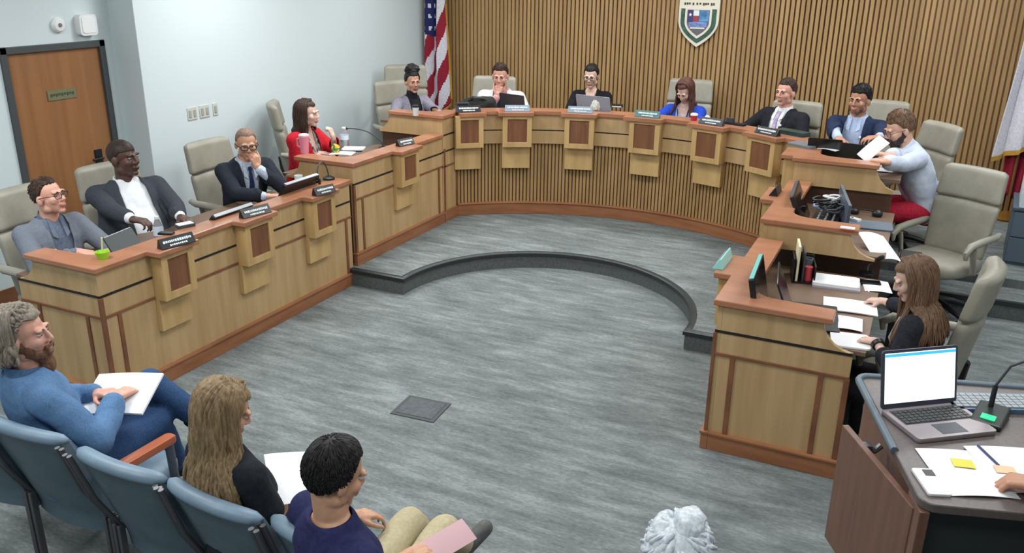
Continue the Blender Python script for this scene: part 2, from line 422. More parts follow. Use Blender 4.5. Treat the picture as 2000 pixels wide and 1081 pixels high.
# the curved upper dais
def upper():
    root = empty('council_dais', (0, 0, 0)); tag(root, 'long curved upper oak dais with slatted front and six framed boxes', 'desk', 'curved council desk units')
    a0, a1 = -43, 43; top = 1.24
    def A(r, a, z): return V((XC+r*sin(radians(a)), YC+r*cos(radians(a)), z))
    def band(mb, r0, r1, z0, z1, a0=a0, a1=a1, n=60):
        mb.rings([[A(r0, a, z0), A(r1, a, z0), A(r1, a, z1), A(r0, a, z1)] for a in [a0+(a1-a0)*k/n for k in range(n+1)]])
    # slatted base panel
    mb = MB(); band(mb, RA+.03, RA+.06, T1, .91); sb = mb.build('base_panel', SLATB, root, smooth=40)
    mb = MB(); n = 104
    for k in range(n):
        a = a0+(a1-a0)*(k+.5)/n; da = .27
        mb.hexa([A(RA, a-da, T1), A(RA, a+da, T1), A(RA+.035, a+da, T1), A(RA+.035, a-da, T1), A(RA, a-da, .91), A(RA, a+da, .91), A(RA+.035, a+da, .91), A(RA+.035, a-da, .91)])
    mb.build('slats', SLAT, sb, smooth=0)
    pods = [(-44.0, -37.2), (-32.6, -25.5), (-17.7, -10.6), (-2.1, 5.4), (13.4, 20.8), (27.6, 35.2)]
    mb = MB(); band(mb, RA-.03, RA+.03, .903, 1.034); band(mb, RA-.03, RA+.03, 1.047, top-LT); mb.build('fascia', OAK_V, root, smooth=40, bevel=.002)
    mb = MB(); band(mb, RA-.022, RA+.03, 1.03, 1.05); mb.build('reveal_groove', GROOVE, root, smooth=40)
    mb = MB(); band(mb, RA-.03, RA+.03, T1, T1+.115); band(mb, RA-.04, RA+.03, T1+.115, T1+.131); mb.build('kickboard', KICK, root, smooth=40, bevel=.003)
    # ledge with tabs
    inn = []; 
    k = 120
    aa = sorted(set([a0+(a1-a0)*i/k for i in range(k+1)]))
    mb = MB(); rs = []
    def rin(a):
        for s, e in pods:
            if s-.9 <= a <= e+.9: return RA-.165
        return RA-.055
    for i, a in enumerate(aa):
        r = rin(a)
        if i and rin(aa[i-1]) != r: rs.append([A(r, aa[i-1]+.01, top-LT), A(RA+.16, aa[i-1]+.01, top-LT), A(RA+.16, aa[i-1]+.01, top), A(r, aa[i-1]+.01, top)])
        rs.append([A(r, a, top-LT), A(RA+.16, a, top-LT), A(RA+.16, a, top), A(r, a, top)])
    mb.rings(rs); mb.build('ledge', CHERRY_TOP, root, smooth=30, bevel=.005)
    mb = MB(); band(mb, RA+.06, RA+.09, T2, top-LT); mb.build('inner_lining', RECESS, root, smooth=40)
    mb = MB(); band(mb, RA+.09, RA+.50, 1.095, 1.12); mb.build('worktop', WORKTOP, root, smooth=40)
    for i, (s, e) in enumerate(pods):
        am = (s+e)/2; hw = RA*radians(e-s)/2*.94
        ax = V((cos(radians(am)), -sin(radians(am)), 0)); ay = V((sin(radians(am)), cos(radians(am)), 0)); c = V((XC, YC, 0))+ay*(RA-.03)
        W = lambda d, t, c=c, ax=ax, ay=ay: c + ax*t + ay*d
        # the flat box meets the curved fascia: its back reaches behind it
        pod(root, lambda d, t, W=W: W(d if d < 0 else .03, t), -hw, hw, .885, top-LT+(.008 if i == 3 else 0), .65, dp=.115)
    # straight returns at both ends
    for side, yb, ye in ((1, 7.38, 7.70), (-1, 7.04, 7.70)):
        x0 = XL if side > 0 else XRR
        D = lambda d: x0 - side*d
        mb = MB(); mb.box(D(0), D(.03), yb, ye, T1 if side > 0 else 0.0, top-LT); mb.build('return_panel', OAK_V, root, smooth=0, bevel=.002)
        mb = MB(); mb.prism([(D(d), yb, z) for d, z in [(.03, 1.02), (.03, top-LT), (.60, top-LT), (.615, top-.08), (.64, top-.12), (.69, top-.17), (.74, top-.19), (.74, 1.02)]], (0, .03, 0)); mb.build('end_panel', OAK_V, root, smooth=0, bevel=.002)
        outl = [(-.022, yb-.022), (-.022, ye+.03), (.15, ye+.03), (.15, yb+.3), (.17, yb+.22), (.22, yb+.17), (.3, yb+.15), (.62, yb+.13), (.62, yb-.022)]
        if side < 0: outl = [(-.022, yb-.022), (-.022, yb+.05), (-.12, yb+.05), (-.12, yb+.38), (-.022, yb+.38)] + outl[1:]
        mb = MB(); mb.prism([(D(d), y, top-LT) for d, y in outl], (0, 0, LT)); mb.build('return_ledge', CHERRY_TOP, root, smooth=0, bevel=.006)
        mb = MB(); mb.box(D(.05), D(.74), yb+.05, yb+.08, T1, 1.03); mb.build('apron', RECESS, root, smooth=0)
        mb = Strips(root, 'reveal_groove', GROOVE); mb.box(D(-.003), D(.01), yb, ye, .865, .88); mb.box(D(-.003), D(.01), yb, ye, 1.03, 1.045); mb.done()
        mb = MB(); mb.box(D(.03), D(.78), yb+.08, ye+.2, 1.095, 1.12); mb.build('return_worktop', WORKTOP, root, smooth=0)
        if side < 0: pod(root, lambda d, y: V((D(d), y, 0)), yb+.09, yb+.34, .885, top-LT, .65)
        else:
            mb = Strips(root, 'trim_strip', CHERRY); mb.box(D(-.008), D(.01), ye-.06, ye-.03, T1+.115, .9); mb.box(D(-.008), D(.01), yb+.02, yb+.045, T1+.115, .9); mb.box(D(-.008), D(.01), yb, ye, .715, .73); mb.done()
            mb = MB(); mb.box(D(-.022), D(.02), yb, ye-.02, T1, T1+.115); mb.build('return_kickboard', KICK, root, smooth=0)
    return root
upper()
# ------------------------------------------------------------------ chairs
TAN = mat('tan vinyl', (150, 146, 132), .5, (142, 138, 124), (12, 12, 12), 3, bump=.08, bscale=60)
TAN_D = mat('tan plastic arm', (150, 147, 134), .5)
def se(n, a, b, p=3.2):
    out = []
    for k in range(n):
        t = 2*pi*k/n; c, s_ = cos(t), sin(t)
        out.append((a*math.copysign(abs(c)**(2/p), c), b*math.copysign(abs(s_)**(2/p), s_)))
    return out
def make_exec():
    root = empty('conference_chair')
    mb = MB()
    for k in range(5):
        a = 2*pi*k/5+.3; d = V((cos(a), sin(a), 0))
        mb.tube([d*.03+V((0, 0, .13)), d*.16+V((0, 0, .115)), d*.3+V((0, 0, .075))], [.028, .024, .018], 8)
    mb.lathe([(0, .07), (.05, .08), (.05, .14), (.03, .16), (0, .16)]); mb.build('star_base', BLACK, root, smooth=60)
    for k in range(5):
        a = 2*pi*k/5+.3; d = V((cos(a), sin(a), 0)); t = V((-sin(a), cos(a), 0)); c = d*.305+V((0, 0, .03))
        mb = MB()
        for s_ in (-1, 1): mb.tube([c+t*s_*.008, c+t*s_*.028], .029, 14)
        mb.tube([c, c+V((0, 0, .055))], .009, 6); mb.build('caster', BLACK, root, smooth=40)
    mb = MB(); mb.tube([(0, 0, .13), (0, 0, .30)], .03, 12); mb.tube([(0, 0, .28), (0, 0, .4)], .02, 12); mb.box(-.1, .1, -.12, .12, .37, .40); mb.build('gas_column', BLACKM, root)
    # seat
    mb = MB(); rs = []
    for z, k in ((.40, .9), (.405, .97), (.43, 1.0), (.47, 1.0), (.492, .96), (.50, .84), (.502, .5)):
        rs.append([V((x*k, y*k+.01, z - .03*max(0, (y*k-.16)/.1)**2*(1 if y > .16 else 0))) for x, y in se(40, .255, .255, 4)])
    mb.rings(rs); mb.build('seat', TAN, root, smooth=180)
    def back(z0, z1, name, w0, w1, th):
        mb = MB(); rs = []; N = 14
        for i in range(N+1):
            t = i/N; z = z0+(z1-z0)*t
            e = min(t, 1-t)/.12; k = sqrt(max(0, 1-(1-min(e, 1))**2))*.12+.88 if e < 1 else 1
            kt = .35+.65*min(1, e*1.4)**.5
            w = (w0+(w1-w0)*t)*k
            y0 = -.20-(z-.45)*.19
            rs.append([V((x, y0 + y*kt + .05*(x/.25)**2, z)) for x, y in se(40, w, th, 3.6)])
        mb.rings(rs); return mb.build(name, TAN, root, smooth=180)
    back(.46, .93, 'backrest', .225, .25, .05); back(.915, 1.175, 'headrest', .25, .235, .05)
    mb = MB(); mb.tube([(0, -.05, .39), (0, -.22, .40), (0, -.255, .5), (0, -.28, .62)], [.03, .03, .03, .02], 8, flat=1.8); mb.build('back_bar', BLACKM, root)
    for s_ in (-1, 1):
        mb = MB(); x = s_*.285
        mb.tube([(s_*.2, .06, .41), (x, .06, .44), (x, .1, .58), (x, .12, .64)], [.018]*4, 10, flat=1.3)
        ar = mb.build('arm_post', TAN_D, root, smooth=60)
        mb = MB(); mb.tube([(x*.96, -.26, .70), (x, -.18, .69), (x, .02, .685), (x, .16, .675), (x, .22, .63), (x, .21, .58)], [.02, .03, .032, .032, .026, .016], 12, flat=.9); mb.build('armrest', TAN_D, root, smooth=60)
    return root
_exec = make_exec(); _used = [0]
def exec_chair(x, y, z, face, label, dz=0):
    o = _exec if not _used[0] else copy_tree(_exec); _used[0] = 1
    o.location = (x, y, z); o.rotation_euler = (0, 0, radians(face-90))
    return tag(o, label, 'chair', 'tan swivel chairs of the council')

BLUEV = mat('pale blue vinyl', (122, 144, 162), .45, (112, 134, 152), (10, 10, 10), 3, bump=.05, bscale=80)
BLUEF = mat('blue grey plastic shell', (92, 112, 124), .5, (84, 104, 116), (10, 10, 10), 2)
FRAME = mat('grey painted steel', (92, 92, 96), .4, metal=.4)
def make_aud():
    root = empty('auditorium_chair')
    # back panel, faces +Y; upper padded roll
    def yb(z): return -.20-(z-.45)*.36-(.4*(.42-z)**2*4 if z < .42 else 0)
    mb = MB(); rs = []; N = 12
    for i in range(N+1):
        z = .31+.53*i/N; rs.append([V((x, yb(z)+dy+.035*(x/.22)**2-.02, z)) for x, dy in [(-.225+.45*k/10, .0) for k in range(11)]+[(.225-.45*k/10, .03) for k in range(11)]])
    mb.rings(rs); mb.build('back_shell', BLUEF, root, smooth=50)
    mb = MB(); rs = []
    for k in range(15):
        x = -.232+.464*k/14; e = sqrt(max(.05, 1-(abs(x)/.236)**8)); c = V((x, yb(.845)+.035*(x/.22)**2+.0, .845+.012*(1-(x/.23)**2)))
        rs.append([c+V((0, .034*e*cos(2*pi*j/12), .026*e*sin(2*pi*j/12))) for j in range(12)])
    mb.rings(rs); mb.build('top_roll', BLUEV, root, smooth=180)
    mb = MB(); rs = []
    for i in range(9):
        z = .44+.38*i/8; k = .75+.25*sin(pi*i/8); rs.append([V((x, yb(z)+.035*(x/.22)**2+dy*k, z)) for x, dy in [(-.2+.4*q/8, .01) for q in range(9)]+[(.2-.4*q/8, .055) for q in range(9)]])
    mb.rings(rs); mb.build('back_cushion', BLUEV, root, smooth=60)
    mb = MB(); rs = []
    for z, k in ((.37, .95), (.39, 1), (.43, 1), (.45, .95), (.455, .7)):
        rs.append([V((x*k, .06+y*k, z)) for x, y in se(36, .225, .23, 5)])
    mb.rings(rs); mb.build('seat', BLUEV, root, smooth=60)
    for s_ in (-1, 1):
        mb = MB(); x = s_*.243
        for dx in (-.012, .012):
            mb.tube([(x+dx, yb(.84)-.01, .84), (x+dx, yb(.6)-.02, .6), (x+dx, -.17, .40), (x+dx, .2, .39)], .0085, 8, flat=1.3)
        mb.tube([(x-.012, -.17, .42), (x+.012, -.17, .42)], .011, 6)
        mb.build('side_frame', FRAME, root, smooth=60)
        mb = MB()
        for dx in (-.014, .014): mb.box(x+dx-.009, x+dx+.009, -.20, -.17, .005, .42)
        mb.box(x-.03, x+.03, -.22, -.15, 0, .02); mb.build('leg', FRAME, root, smooth=0, bevel=.003)
        mb = MB(); mb.box(x-.012, x+.012, .16, .185, .005, .39); mb.build('leg', FRAME, root, smooth=0, bevel=.003)
    return root
def add_arm(root, s_):
    mb = MB(); x = s_*.255
    mb.rrect((x, -.02, .655), I3, .055, .36, .035, .02); a = mb.build('armrest', mat('red brown wood armrest', (170, 92, 56), .35, (150, 78, 46), (20, 4, 4), 4), root, smooth=50, bevel=.004)
    a['label'] = 'red brown wooden armrest'
    mb = MB(); mb.tube([(x, .14, .40), (x, .13, .64)], .014, 8, flat=1.4); mb.build('arm_post', FRAME, root)
    mb = MB(); mb.tube([(x, -.16, .40), (x, -.14, .64)], .012, 8); mb.build('arm_post', FRAME, root)
_aud = make_aud()
AUD = {}
for i, (x, lab) in enumerate(((-3.09, 'pale blue auditorium chair under the bearded man'), (-2.515, 'empty pale blue auditorium chair with a wooden armrest'), (-2.02, 'pale blue auditorium chair of the woman with long wavy hair'), (-1.525, 'pale blue auditorium chair of the black-haired man in navy'), (-3.56, 'pale blue auditorium chair at the very left end of the row'), (-.42, 'pale blue auditorium chair of the white-haired person'))):
    o = _aud if i == 0 else copy_tree(_aud); AUD[i] = o
    o.location = (x, 2.235-.018*i if i < 4 else 2.2 if i == 4 else 1.9, 0); o.rotation_euler = (0, 0, radians((2, -1, -5, -7, 4, 0)[i]))
    tag(o, lab, 'chair', 'pale blue audience chairs')
add_arm(AUD[1], -1)
# ------------------------------------------------------------------ people
SKINS = {}
def skin(name, c): return mat('skin '+name, c, .5, tuple(int(x*.94) for x in c), (30, 30, 30), 3, bump=.05, bscale=120)
EYEW = mat('eye white', (176, 168, 162), .35); IRIS = mat('dark iris', (40, 28, 20), .2)
def cloth(name, c, c2=None, scale=(60, 60, 60), bump=.25, rough=.85): return mat('cloth '+name, c, rough, c2 or tuple(int(x*.9) for x in c), scale, 3, bump=bump, bscale=40, spec=.2)
def hairm(name, c, c2): return mat('hair '+name, c, .5, c2, (90, 90, 14), 4, bump=.3, bscale=90, contrast=(.3, .7), spec=.22)
LIPS = {}

def hand(mb, Wp, dr, up, s_, curl=.35, spread=1.0, thumb=.5, k=1.0):
    """s_=+1 right hand; Wp wrist, dr along the fingers, up = back of the hand"""
    dr = V(dr).normalized(); up = V(up); up = (up - dr*up.dot(dr)).normalized(); sx = dr.cross(up)   # to the right seen from the back with fingers ahead
    T = lambda x, y, z: V(Wp) + (sx*x + dr*y + up*z)*k
    kn = [(-.031, .088), (-.0105, .094), (.0105, .091), (.031, .082)]
    if s_ < 0: kn = [(-x, y) for x, y in kn]
    mb.cap(T(0, -.02, 0), T(0, .02, 0), .025*k, .027*k, 10)
    for x, y in kn: mb.cap(T(x*.55, .012, 0), T(x, y, 0), .018*k, .0125*k, 8)
    L3 = [(.040, .024, .019), (.045, .028, .020), (.041, .026, .019), (.032, .019, .017)]
    for (x, y), ls in zip(kn, L3):
        p = V((x, y, 0)); a = curl*1.0; fan = x*3.2*spread
        for j, l in enumerate(ls):
            q = p + V((sin(fan)*cos(a), cos(fan)*cos(a), -sin(a)))*l
            mb.cap(T(*p), T(*q), (.0098-.001*j)*k, (.0090-.001*j)*k, 8); p = q; a += curl*1.35
    x0 = -.026*s_
    p = V((x0, .022, -.006)); a = thumb
    q = p + V((-s_*sin(.75)*.045, cos(.75)*.045, -.016*curl*2)); mb.cap(T(*p), T(*q), .0155*k, .012*k, 8)
    r = q + V((-s_*sin(.35)*.034, cos(.35)*.034, -.012*curl*2)); mb.cap(T(*q), T(*r), .0115*k, .0095*k, 8)
    r2 = r + V((-s_*sin(.1)*.024, cos(.1)*.024, -.01*curl*2)); mb.cap(T(*r), T(*r2), .0095*k, .008*k, 8)

RINGS_M = [(-.10, .12, .085, 0), (-.06, .165, .115, 0), (.02, .172, .118, 0), (.13, .158, .108, .004), (.24, .163, .112, .008), (.34, .172, .118, .008), (.43, .178, .108, .0), (.485, .160, .088, -.006), (.53, .105, .068, -.008), (.565, .065, .058, -.004)]
RINGS_F = [(-.10, .125, .09, 0), (-.06, .172, .12, 0), (.02, .175, .12, 0), (.13, .142, .098, .002), (.24, .142, .1, .008), (.33, .152, .122, .022), (.42, .156, .104, .008), (.48, .140, .080, -.004), (.53, .085, .060, -.008), (.565, .054, .050, -.004)]

class Fig:
    def __init__(f, label, head, floor, heading, face=None, lean=4, side=0, twist=0, fpitch=0, froll=0, sex='m', belly=0, wide=1.0, skn=None, rw=None, lw=None,
                 rp=None, lp=None, rd=None, ld=None, ru=None, lu=None, rc=.35, lc=.35, knees=None, ankles=None, neckfwd=.03, hk=1.0, arms='rl', voxel=.0058, s=None, standing=False, nosmile=True, lipc=(182, 126, 112), legw=None):
        f.sex = sex; f.label = label; f.skin = skn; X = V((1, 0, 0))
        hipz = .52 if not standing else .93
        P = V((0, 0, hipz)); D = V((sin(radians(side)), sin(radians(lean)), cos(radians(lean)))).normalized()
        X = (X - D*X.dot(D)).normalized(); F = D.cross(X)
        f.P, f.D, f.X, f.F = P, D, X, F
        tw = radians(twist)
        f.Xs = X*cos(tw) + F*sin(tw); f.Fs = F*cos(tw) - X*sin(tw)     # shoulders turned (+ = to the left)
        hl = radians(lean*.55); hd = V((sin(radians(side))*.5, sin(hl), cos(hl))).normalized()
        f.N = P + D*.56
        f.Hc = f.N + hd*.148 + f.Fs*neckfwd
        f.s = s or (head.z-floor)/f.Hc.z
        yaw = radians(heading-90); f.yaw = yaw
        rot = M.Rotation(yaw, 3, 'Z')
        f.loc = V((head.x, head.y, floor)) - rot @ V((f.Hc.x, f.Hc.y, 0))*f.s
        f.rot = rot; f.loc.z = floor
        inv = rot.transposed()
        f.loc2 = lambda w: inv @ (V(w)-f.loc)/f.s
        dirl = lambda w: inv @ V(w)
        face = heading if face is None else face
        f.HM = M.Translation(f.Hc) @ (M.Rotation(radians(face-heading), 4, 'Z') @ M.Rotation(radians(-fpitch), 4, 'X') @ M.Rotation(radians(froll), 4, 'Y')) @ M.Scale(hk, 4)
        f.hk = hk
        f.rings = [(t, w*wide*(1+belly*.5*exp(-((t-.14)/.13)**2)), d*(1+belly*1.0*exp(-((t-.16)/.13)**2)), fo+belly*.05*exp(-((t-.16)/.13)**2)) for t, w, d, fo in (RINGS_M if sex == 'm' else RINGS_F)]
        f.sw = (.188 if sex == 'm' else .163)*wide
        f.r_up = .05 if sex == 'm' else .041
        # arms
        f.arm = {}
        for c, sg in (('r', 1), ('l', -1)):
            if c not in arms: continue
            S = P + D*.475 + f.Xs*sg*f.sw - f.Fs*.005
            w = (rw if c == 'r' else lw)
            Wp = f.loc2(w) if w is not None else P + V((sg*.17, .36, .16))
            L1, L2 = (.285, .255) if sex == 'm' else (.265, .24)
            dv = Wp-S; dist = dv.length
            if dist > (L1+L2)*.995: Wp = S + dv*((L1+L2)*.995/dist); dv = Wp-S; dist = dv.length
            a = (L1*L1-L2*L2+dist*dist)/(2*dist); h = sqrt(max(L1*L1-a*a, 0)); n = dv/dist
            pole = (rp if c == 'r' else lp); pole = dirl(pole) if pole is not None else V((sg*.5, -.3, -1))
            pv = pole - n*pole.dot(n); pv = pv.normalized()
            E = S + n*a + pv*h
            d = (rd if c == 'r' else ld); u = (ru if c == 'r' else lu)
            d = dirl(d) if d is not None else (Wp-E).normalized()
            u = dirl(u) if u is not None else V((0, 0, 1))
            f.arm[c] = (S, E, Wp, d, u, rc if c == 'r' else lc, sg)
        # legs
        f.leg = []
        for i, sg in enumerate((1, -1)):
            H = P + V((sg*.09, .0, -.01))
            if standing: K = V((sg*.1, .02, .5)); A = V((sg*.1, -.01, .09)); kd = V((0, 1, 0))
            else: K = V((sg*.13, .43, .51)); A = V((sg*.13, .40, .09)); kd = V((0, 1, 0))
            if knees: K = V(knees[i])
            if ankles: A = V(ankles[i][:3]); kd = V(ankles[i][3:6]) if len(ankles[i]) > 3 else kd
            f.leg.append((H, K, A, kd.normalized()))
        if legw: f.leg = [(H, f.loc2(K), f.loc2(A), dirl(kd).normalized()) for (H, _, _, _), (K, A, kd) in zip(f.leg, legw)]
        f.voxel = voxel; f.lipc = lipc
        f.body()
    def T(f, x, y, t):
        """torso coordinates -> local; shoulder twist grows with t"""
        k = max(0, min(1, t/.45)); X = (f.X*(1-k)+f.Xs*k).normalized(); F = (f.F*(1-k)+f.Fs*k).normalized()
        return f.P + X*x + F*y + f.D*t
    def inv(f, co):
        r = co-f.P; t = r.dot(f.D); k = max(0, min(1, t/.45)); X = (f.X*(1-k)+f.Xs*k).normalized(); F = (f.F*(1-k)+f.Fs*k).normalized()
        return r.dot(X), r.dot(F), t
    def ringat(f, t):
        R_ = f.rings
        if t <= R_[0][0]: return R_[0][1:]
        for a, b in zip(R_, R_[1:]):
            if t <= b[0]:
                k = (t-a[0])/(b[0]-a[0]); return tuple(a[i]+(b[i]-a[i])*k for i in (1, 2, 3))
        return R_[-1][1:]
    def torso(f, mb, e=0, tmin=-1, tmax=1):
        rs = []
        for t, w, d, fo in f.rings:
            if t < tmin or t > tmax: continue
            rs.append([f.T(x, y+fo, t) for x, y in se(28, w+e, d+e, 2.5)])
        mb.rings(rs)
    def armvol(f, mb, c, e=0, upto=1.0, flare=0):
        S, E, Wp, d, u, cu, sg = f.arm[c]; r = f.r_up
        mb.cap(f.T(sg*f.sw*.55, 0, .47), S, .06+e, .056+e, 14)
        ua = min(1, upto*2)
        mb.cap(S, S+(E-S)*ua, .056+e, (.056+(r*.84-.056)*ua)+e+flare*.5, 14)
        if upto > .5:
            fa = upto*2-1; rw = .0265 if f.sex == 'm' else .023
            mb.cap(E, E+(Wp-E)*fa, r*.84+e, (r*.84+(rw-r*.84)*fa)+e+flare, 14)
    def body(f):
        mb = MB(); f.torso(mb)
        for c in f.arm:
            f.armvol(mb, c); S, E, Wp, d, u, cu, sg = f.arm[c]
            hand(mb, Wp, d, u, sg, cu, k=1.0 if f.sex == 'm' else .92)
        for H, K, A, kd in f.leg:
            mb.cap(H, K, .075, .052, 12); mb.cap(K, A, .05, .036, 12); mb.cap(A-V((0, 0, .03)), A+kd*.12-V((0, 0, .05)), .034, .03, 10)
        Hm = f.HM; R3 = Hm.to_3x3(); h = lambda x, y, z: Hm @ V((x, y, z)); hk = f.hk
        el = lambda c, r, rot=None: mb.ell(h(*c), [q*hk for q in r], R3.normalized() @ (rot or I3), 18, 12)
        k = 1.0 if f.sex == 'm' else .95
        el((0, -.014, .032), (.076*k, .095, .087)); el((0, .028, -.03), (.062*k, .062, .08)); el((0, .035, -.062), (.05*k, .052, .05))
        el((0, .066, -.096), (.026, .025, .02))
        for sg in (-1, 1):
            el((sg*.034, .056, -.024), (.028, .03, .03)); el((sg*.031, .082, .026), (.024, .013, .010))
            el((sg*.079*k, -.008, -.012), (.011, .02, .033), Rz(sg*.35)); el((sg*.045*k, .0, -.07), (.022, .04, .03))
            el((sg*.0115, .097, -.029), (.0085, .011, .008))
        mb.cap(h(0, .087, .018), h(0, .107, -.022), .0090*hk, .0118*hk, 10)
        el((0, .091, -.057), (.025, .013, .0075)); el((0, .089, -.068), (.02, .013, .008))
        nb = f.N - f.D*.06
        nr = .056 if f.sex == 'm' else .046
        mb.cap(nb, h(0, -.02, -.05), nr+.008, nr, 16); mb.cap(nb - f.D*.02, nb + f.D*.03, nr+.03, nr+.004, 14)
        bmesh.ops.scale(mb.bm, vec=(f.s,)*3, verts=mb.bm.verts)
        me = remesh(mb, f.voxel, 2)
        lip = mat('lips %d %d' % (f.lipc[0], f.lipc[1]), f.lipc, .45)
        hi = (M.Scale(f.s, 4) @ Hm).inverted()
        for p in me.polygons:
            q = hi @ p.center
            if q.y > .078 and abs(q.x) < .027 and (abs(q.z+.0565) < .0075 or abs(q.z+.0675) < .0075): p.material_index = 1
        f.root = link('person', me, [f.skin, lip], None, 180); f.root.location = f.loc; f.root.rotation_euler = (0, 0, f.yaw)
        tag(f.root, f.label, 'person')
        SH = M.Scale(f.s, 4) @ Hm; f.SH = SH
        for sg in (-1, 1):
            mb = MB(); mb.ell((sg*.031, .0775, .006), (.0125, .0115, .0056), None, 14, 10)
            for fc in mb.bm.faces:
                c = fc.calc_center_median()
                if c.y > .0775+.0085 and abs(c.x-sg*.031) < .0065: fc.material_index = 1
            mb.build('eye', [EYEW, IRIS], f.root, 180, xf=SH)
    def P_(f, mb_or_me): pass
    def brows(f, m, th=1.0):
        mb = MB()
        for sg in (-1, 1):
            mb.tube([(sg*.014, .0925, .0235), (sg*.03, .0915, .028), (sg*.048, .080, .024)], [.0035*th, .0045*th, .002*th], 6)
        mb.build('eyebrows', m, f.root, 60, xf=f.SH)
    def garment(f, name, m, e=.014, upto=.93, sleeves=True, t0=-.09, vcut=None, neck=.072, lapel=0, flare=.004, wr=.0035, thick=.005, voxel=.0105, hem=None, seed=0, short=False, scoop=None):
        mb = MB(); f.torso(mb, e, tmin=t0)
        if hem:   # a skirt of the garment over the hips
            mb.cap(f.P+V((0, .0, -.02)), f.P+V((0, .1, -.0)), .14+e, .12, 16)
        if sleeves:
            for c in f.arm: f.armvol(mb, c, e*.85, upto, flare)
        bmesh.ops.scale(mb.bm, vec=(f.s,)*3, verts=mb.bm.verts)
        me = remesh(mb, voxel, 3)
        bm = bmesh.new(); bm.from_mesh(me); bm.normal_update()
        kill = []
        for v in bm.verts:
            x, y, t = f.inv(v.co/f.s)
            n = noise.noise(V((v.co.x*7+seed, v.co.y*7, v.co.z*11)))+.6*noise.noise(V((v.co.x*17, v.co.y*17+seed, v.co.z*19)))
            v.co += v.normal*n*wr
            if t > .50 and x*x+(y+.004)**2 < (neck+.03*0)**2 and v.normal.dot(f.D) > .2: kill.append(v); continue
            if scoop and y > 0 and t > .3 and hypot(x/scoop[0], (t-.56)/scoop[1]) < 1: kill.append(v); continue
            if vcut:
                tb, tt, wb, wt = vcut
                if y > .0 and t > tb:
                    w = wb + (wt-wb)*min(1, (t-tb)/(tt-tb))
                    if abs(x) < w: kill.append(v)
                    elif lapel and abs(x) < w+lapel and t < .52: v.co += v.normal*.007
        bmesh.ops.delete(bm, geom=kill, context='VERTS')
        bm.verts.ensure_lookup_table(); bd = {v: [e.other_vert(v) for e in v.link_edges if e.is_boundary] for v in bm.verts if any(e.is_boundary for e in v.link_edges)}
        for _ in range(8):
            new = {v: (v.co*.4 + sum((q.co for q in nb), V((0, 0, 0)))*(.6/len(nb))) for v, nb in bd.items() if nb}
            for v, q in new.items(): v.co = q
        bm.to_mesh(me); bm.free()
        o = link(name, me, m, f.root, 180)
        sd = o.modifiers.new('thickness', 'SOLIDIFY'); sd.thickness = thick; sd.offset = -1
        return o
    def trousers(f, m, e=.014, name='trousers', upto=1.0, wr=.004):
        mb = MB()
        rs = [[f.T(x, y+fo, t) for x, y in se(28, w+e, d+e, 2.5)] for t, w, d, fo in f.rings if t < .03]; mb.rings(rs)
        for H, K, A, kd in f.leg:
            mb.cap(H, K, .082+e, .058+e, 14); mb.cap(K, K+(A-K)*.93*upto, .056+e, .048+e, 14)
        bmesh.ops.scale(mb.bm, vec=(f.s,)*3, verts=mb.bm.verts)
        me = remesh(mb, .0115, 3)
        for v in me.vertices:
            n = noise.noise(V((v.co.x*9, v.co.y*9, v.co.z*9)))+.6*noise.noise(V((v.co.x*19, v.co.y*19, v.co.z*19))); v.co += v.normal*n*wr
        return link(name, me, m, f.root, 180)
    def shoes(f, m):
        for H, K, A, kd in f.leg:
            mb = MB(); z = V((0, 0, 1))
            mb.cap(A-z*.045-kd*.02, A-z*.05+kd*.15, .042, .038, 12); mb.cap(A-z*.02, A-z*.035+kd*.06, .045, .04, 12)
            bmesh.ops.scale(mb.bm, vec=(f.s,)*3, verts=mb.bm.verts)
            link('shoe', remesh(mb, .009, 3), m, f.root, 180)
    def surf(f, x, t, e):
        w, d, fo = f.ringat(t); k = max(0, 1-abs(x/(w+e))**2.5)**(1/2.5); return f.T(x, (d+e)*k+fo, t)*f.s
    def collar(f, m, r=.062, h=.03, e=.02, wings=True):
        mb = MB(); c = f.P + f.D*.55; rs = []
        X, F, D = f.Xs, f.Fs, f.D
        for k in range(29):
            a = radians(30+300*k/28); d = X*sin(a) + F*cos(a)
            tilt = .022*(-cos(a))
            q = c + d*r*1.02 + D*(tilt-.008); q2 = c + d*(r*.98) + D*(tilt+h)
            rs.append([q*f.s, q2*f.s, (q2+d*.006)*f.s, (q+d*.012)*f.s])
        mb.rings(rs)
        if wings:
            for sg in (-1, 1):
                a = c + X*sg*.030 + F*r*.92 + D*.008; b = c + X*sg*.052 + F*r*.72 + D*.022
                g = f.surf(sg*.03, .44, e+.006)/f.s; g2 = f.surf(sg*.062, .462, e+.006)/f.s
                vs = [q*f.s for q in (a, b, g2, g)]; n = (vs[1]-vs[0]).cross(vs[2]-vs[0]).normalized()*.003
                mb.hexa([v-n for v in vs]+[v+n for v in vs])
        return mb.build('collar', m, f.root, 40)
    def tie(f, m, e=.02):
        mb = MB(); rs = []
        for t, w in ((.528, .014), (.505, .018), (.495, .011), (.4, .02), (.3, .028), (.2, .034), (.12, .036), (.08, .004)):
            a, b = f.surf(-w, t, e+.004), f.surf(w, t, e+.004); n = f.Fs*.006
            rs.append([a, b, b+n, a+n])
        mb.rings(rs); return mb.build('necktie', m, f.root, 40)
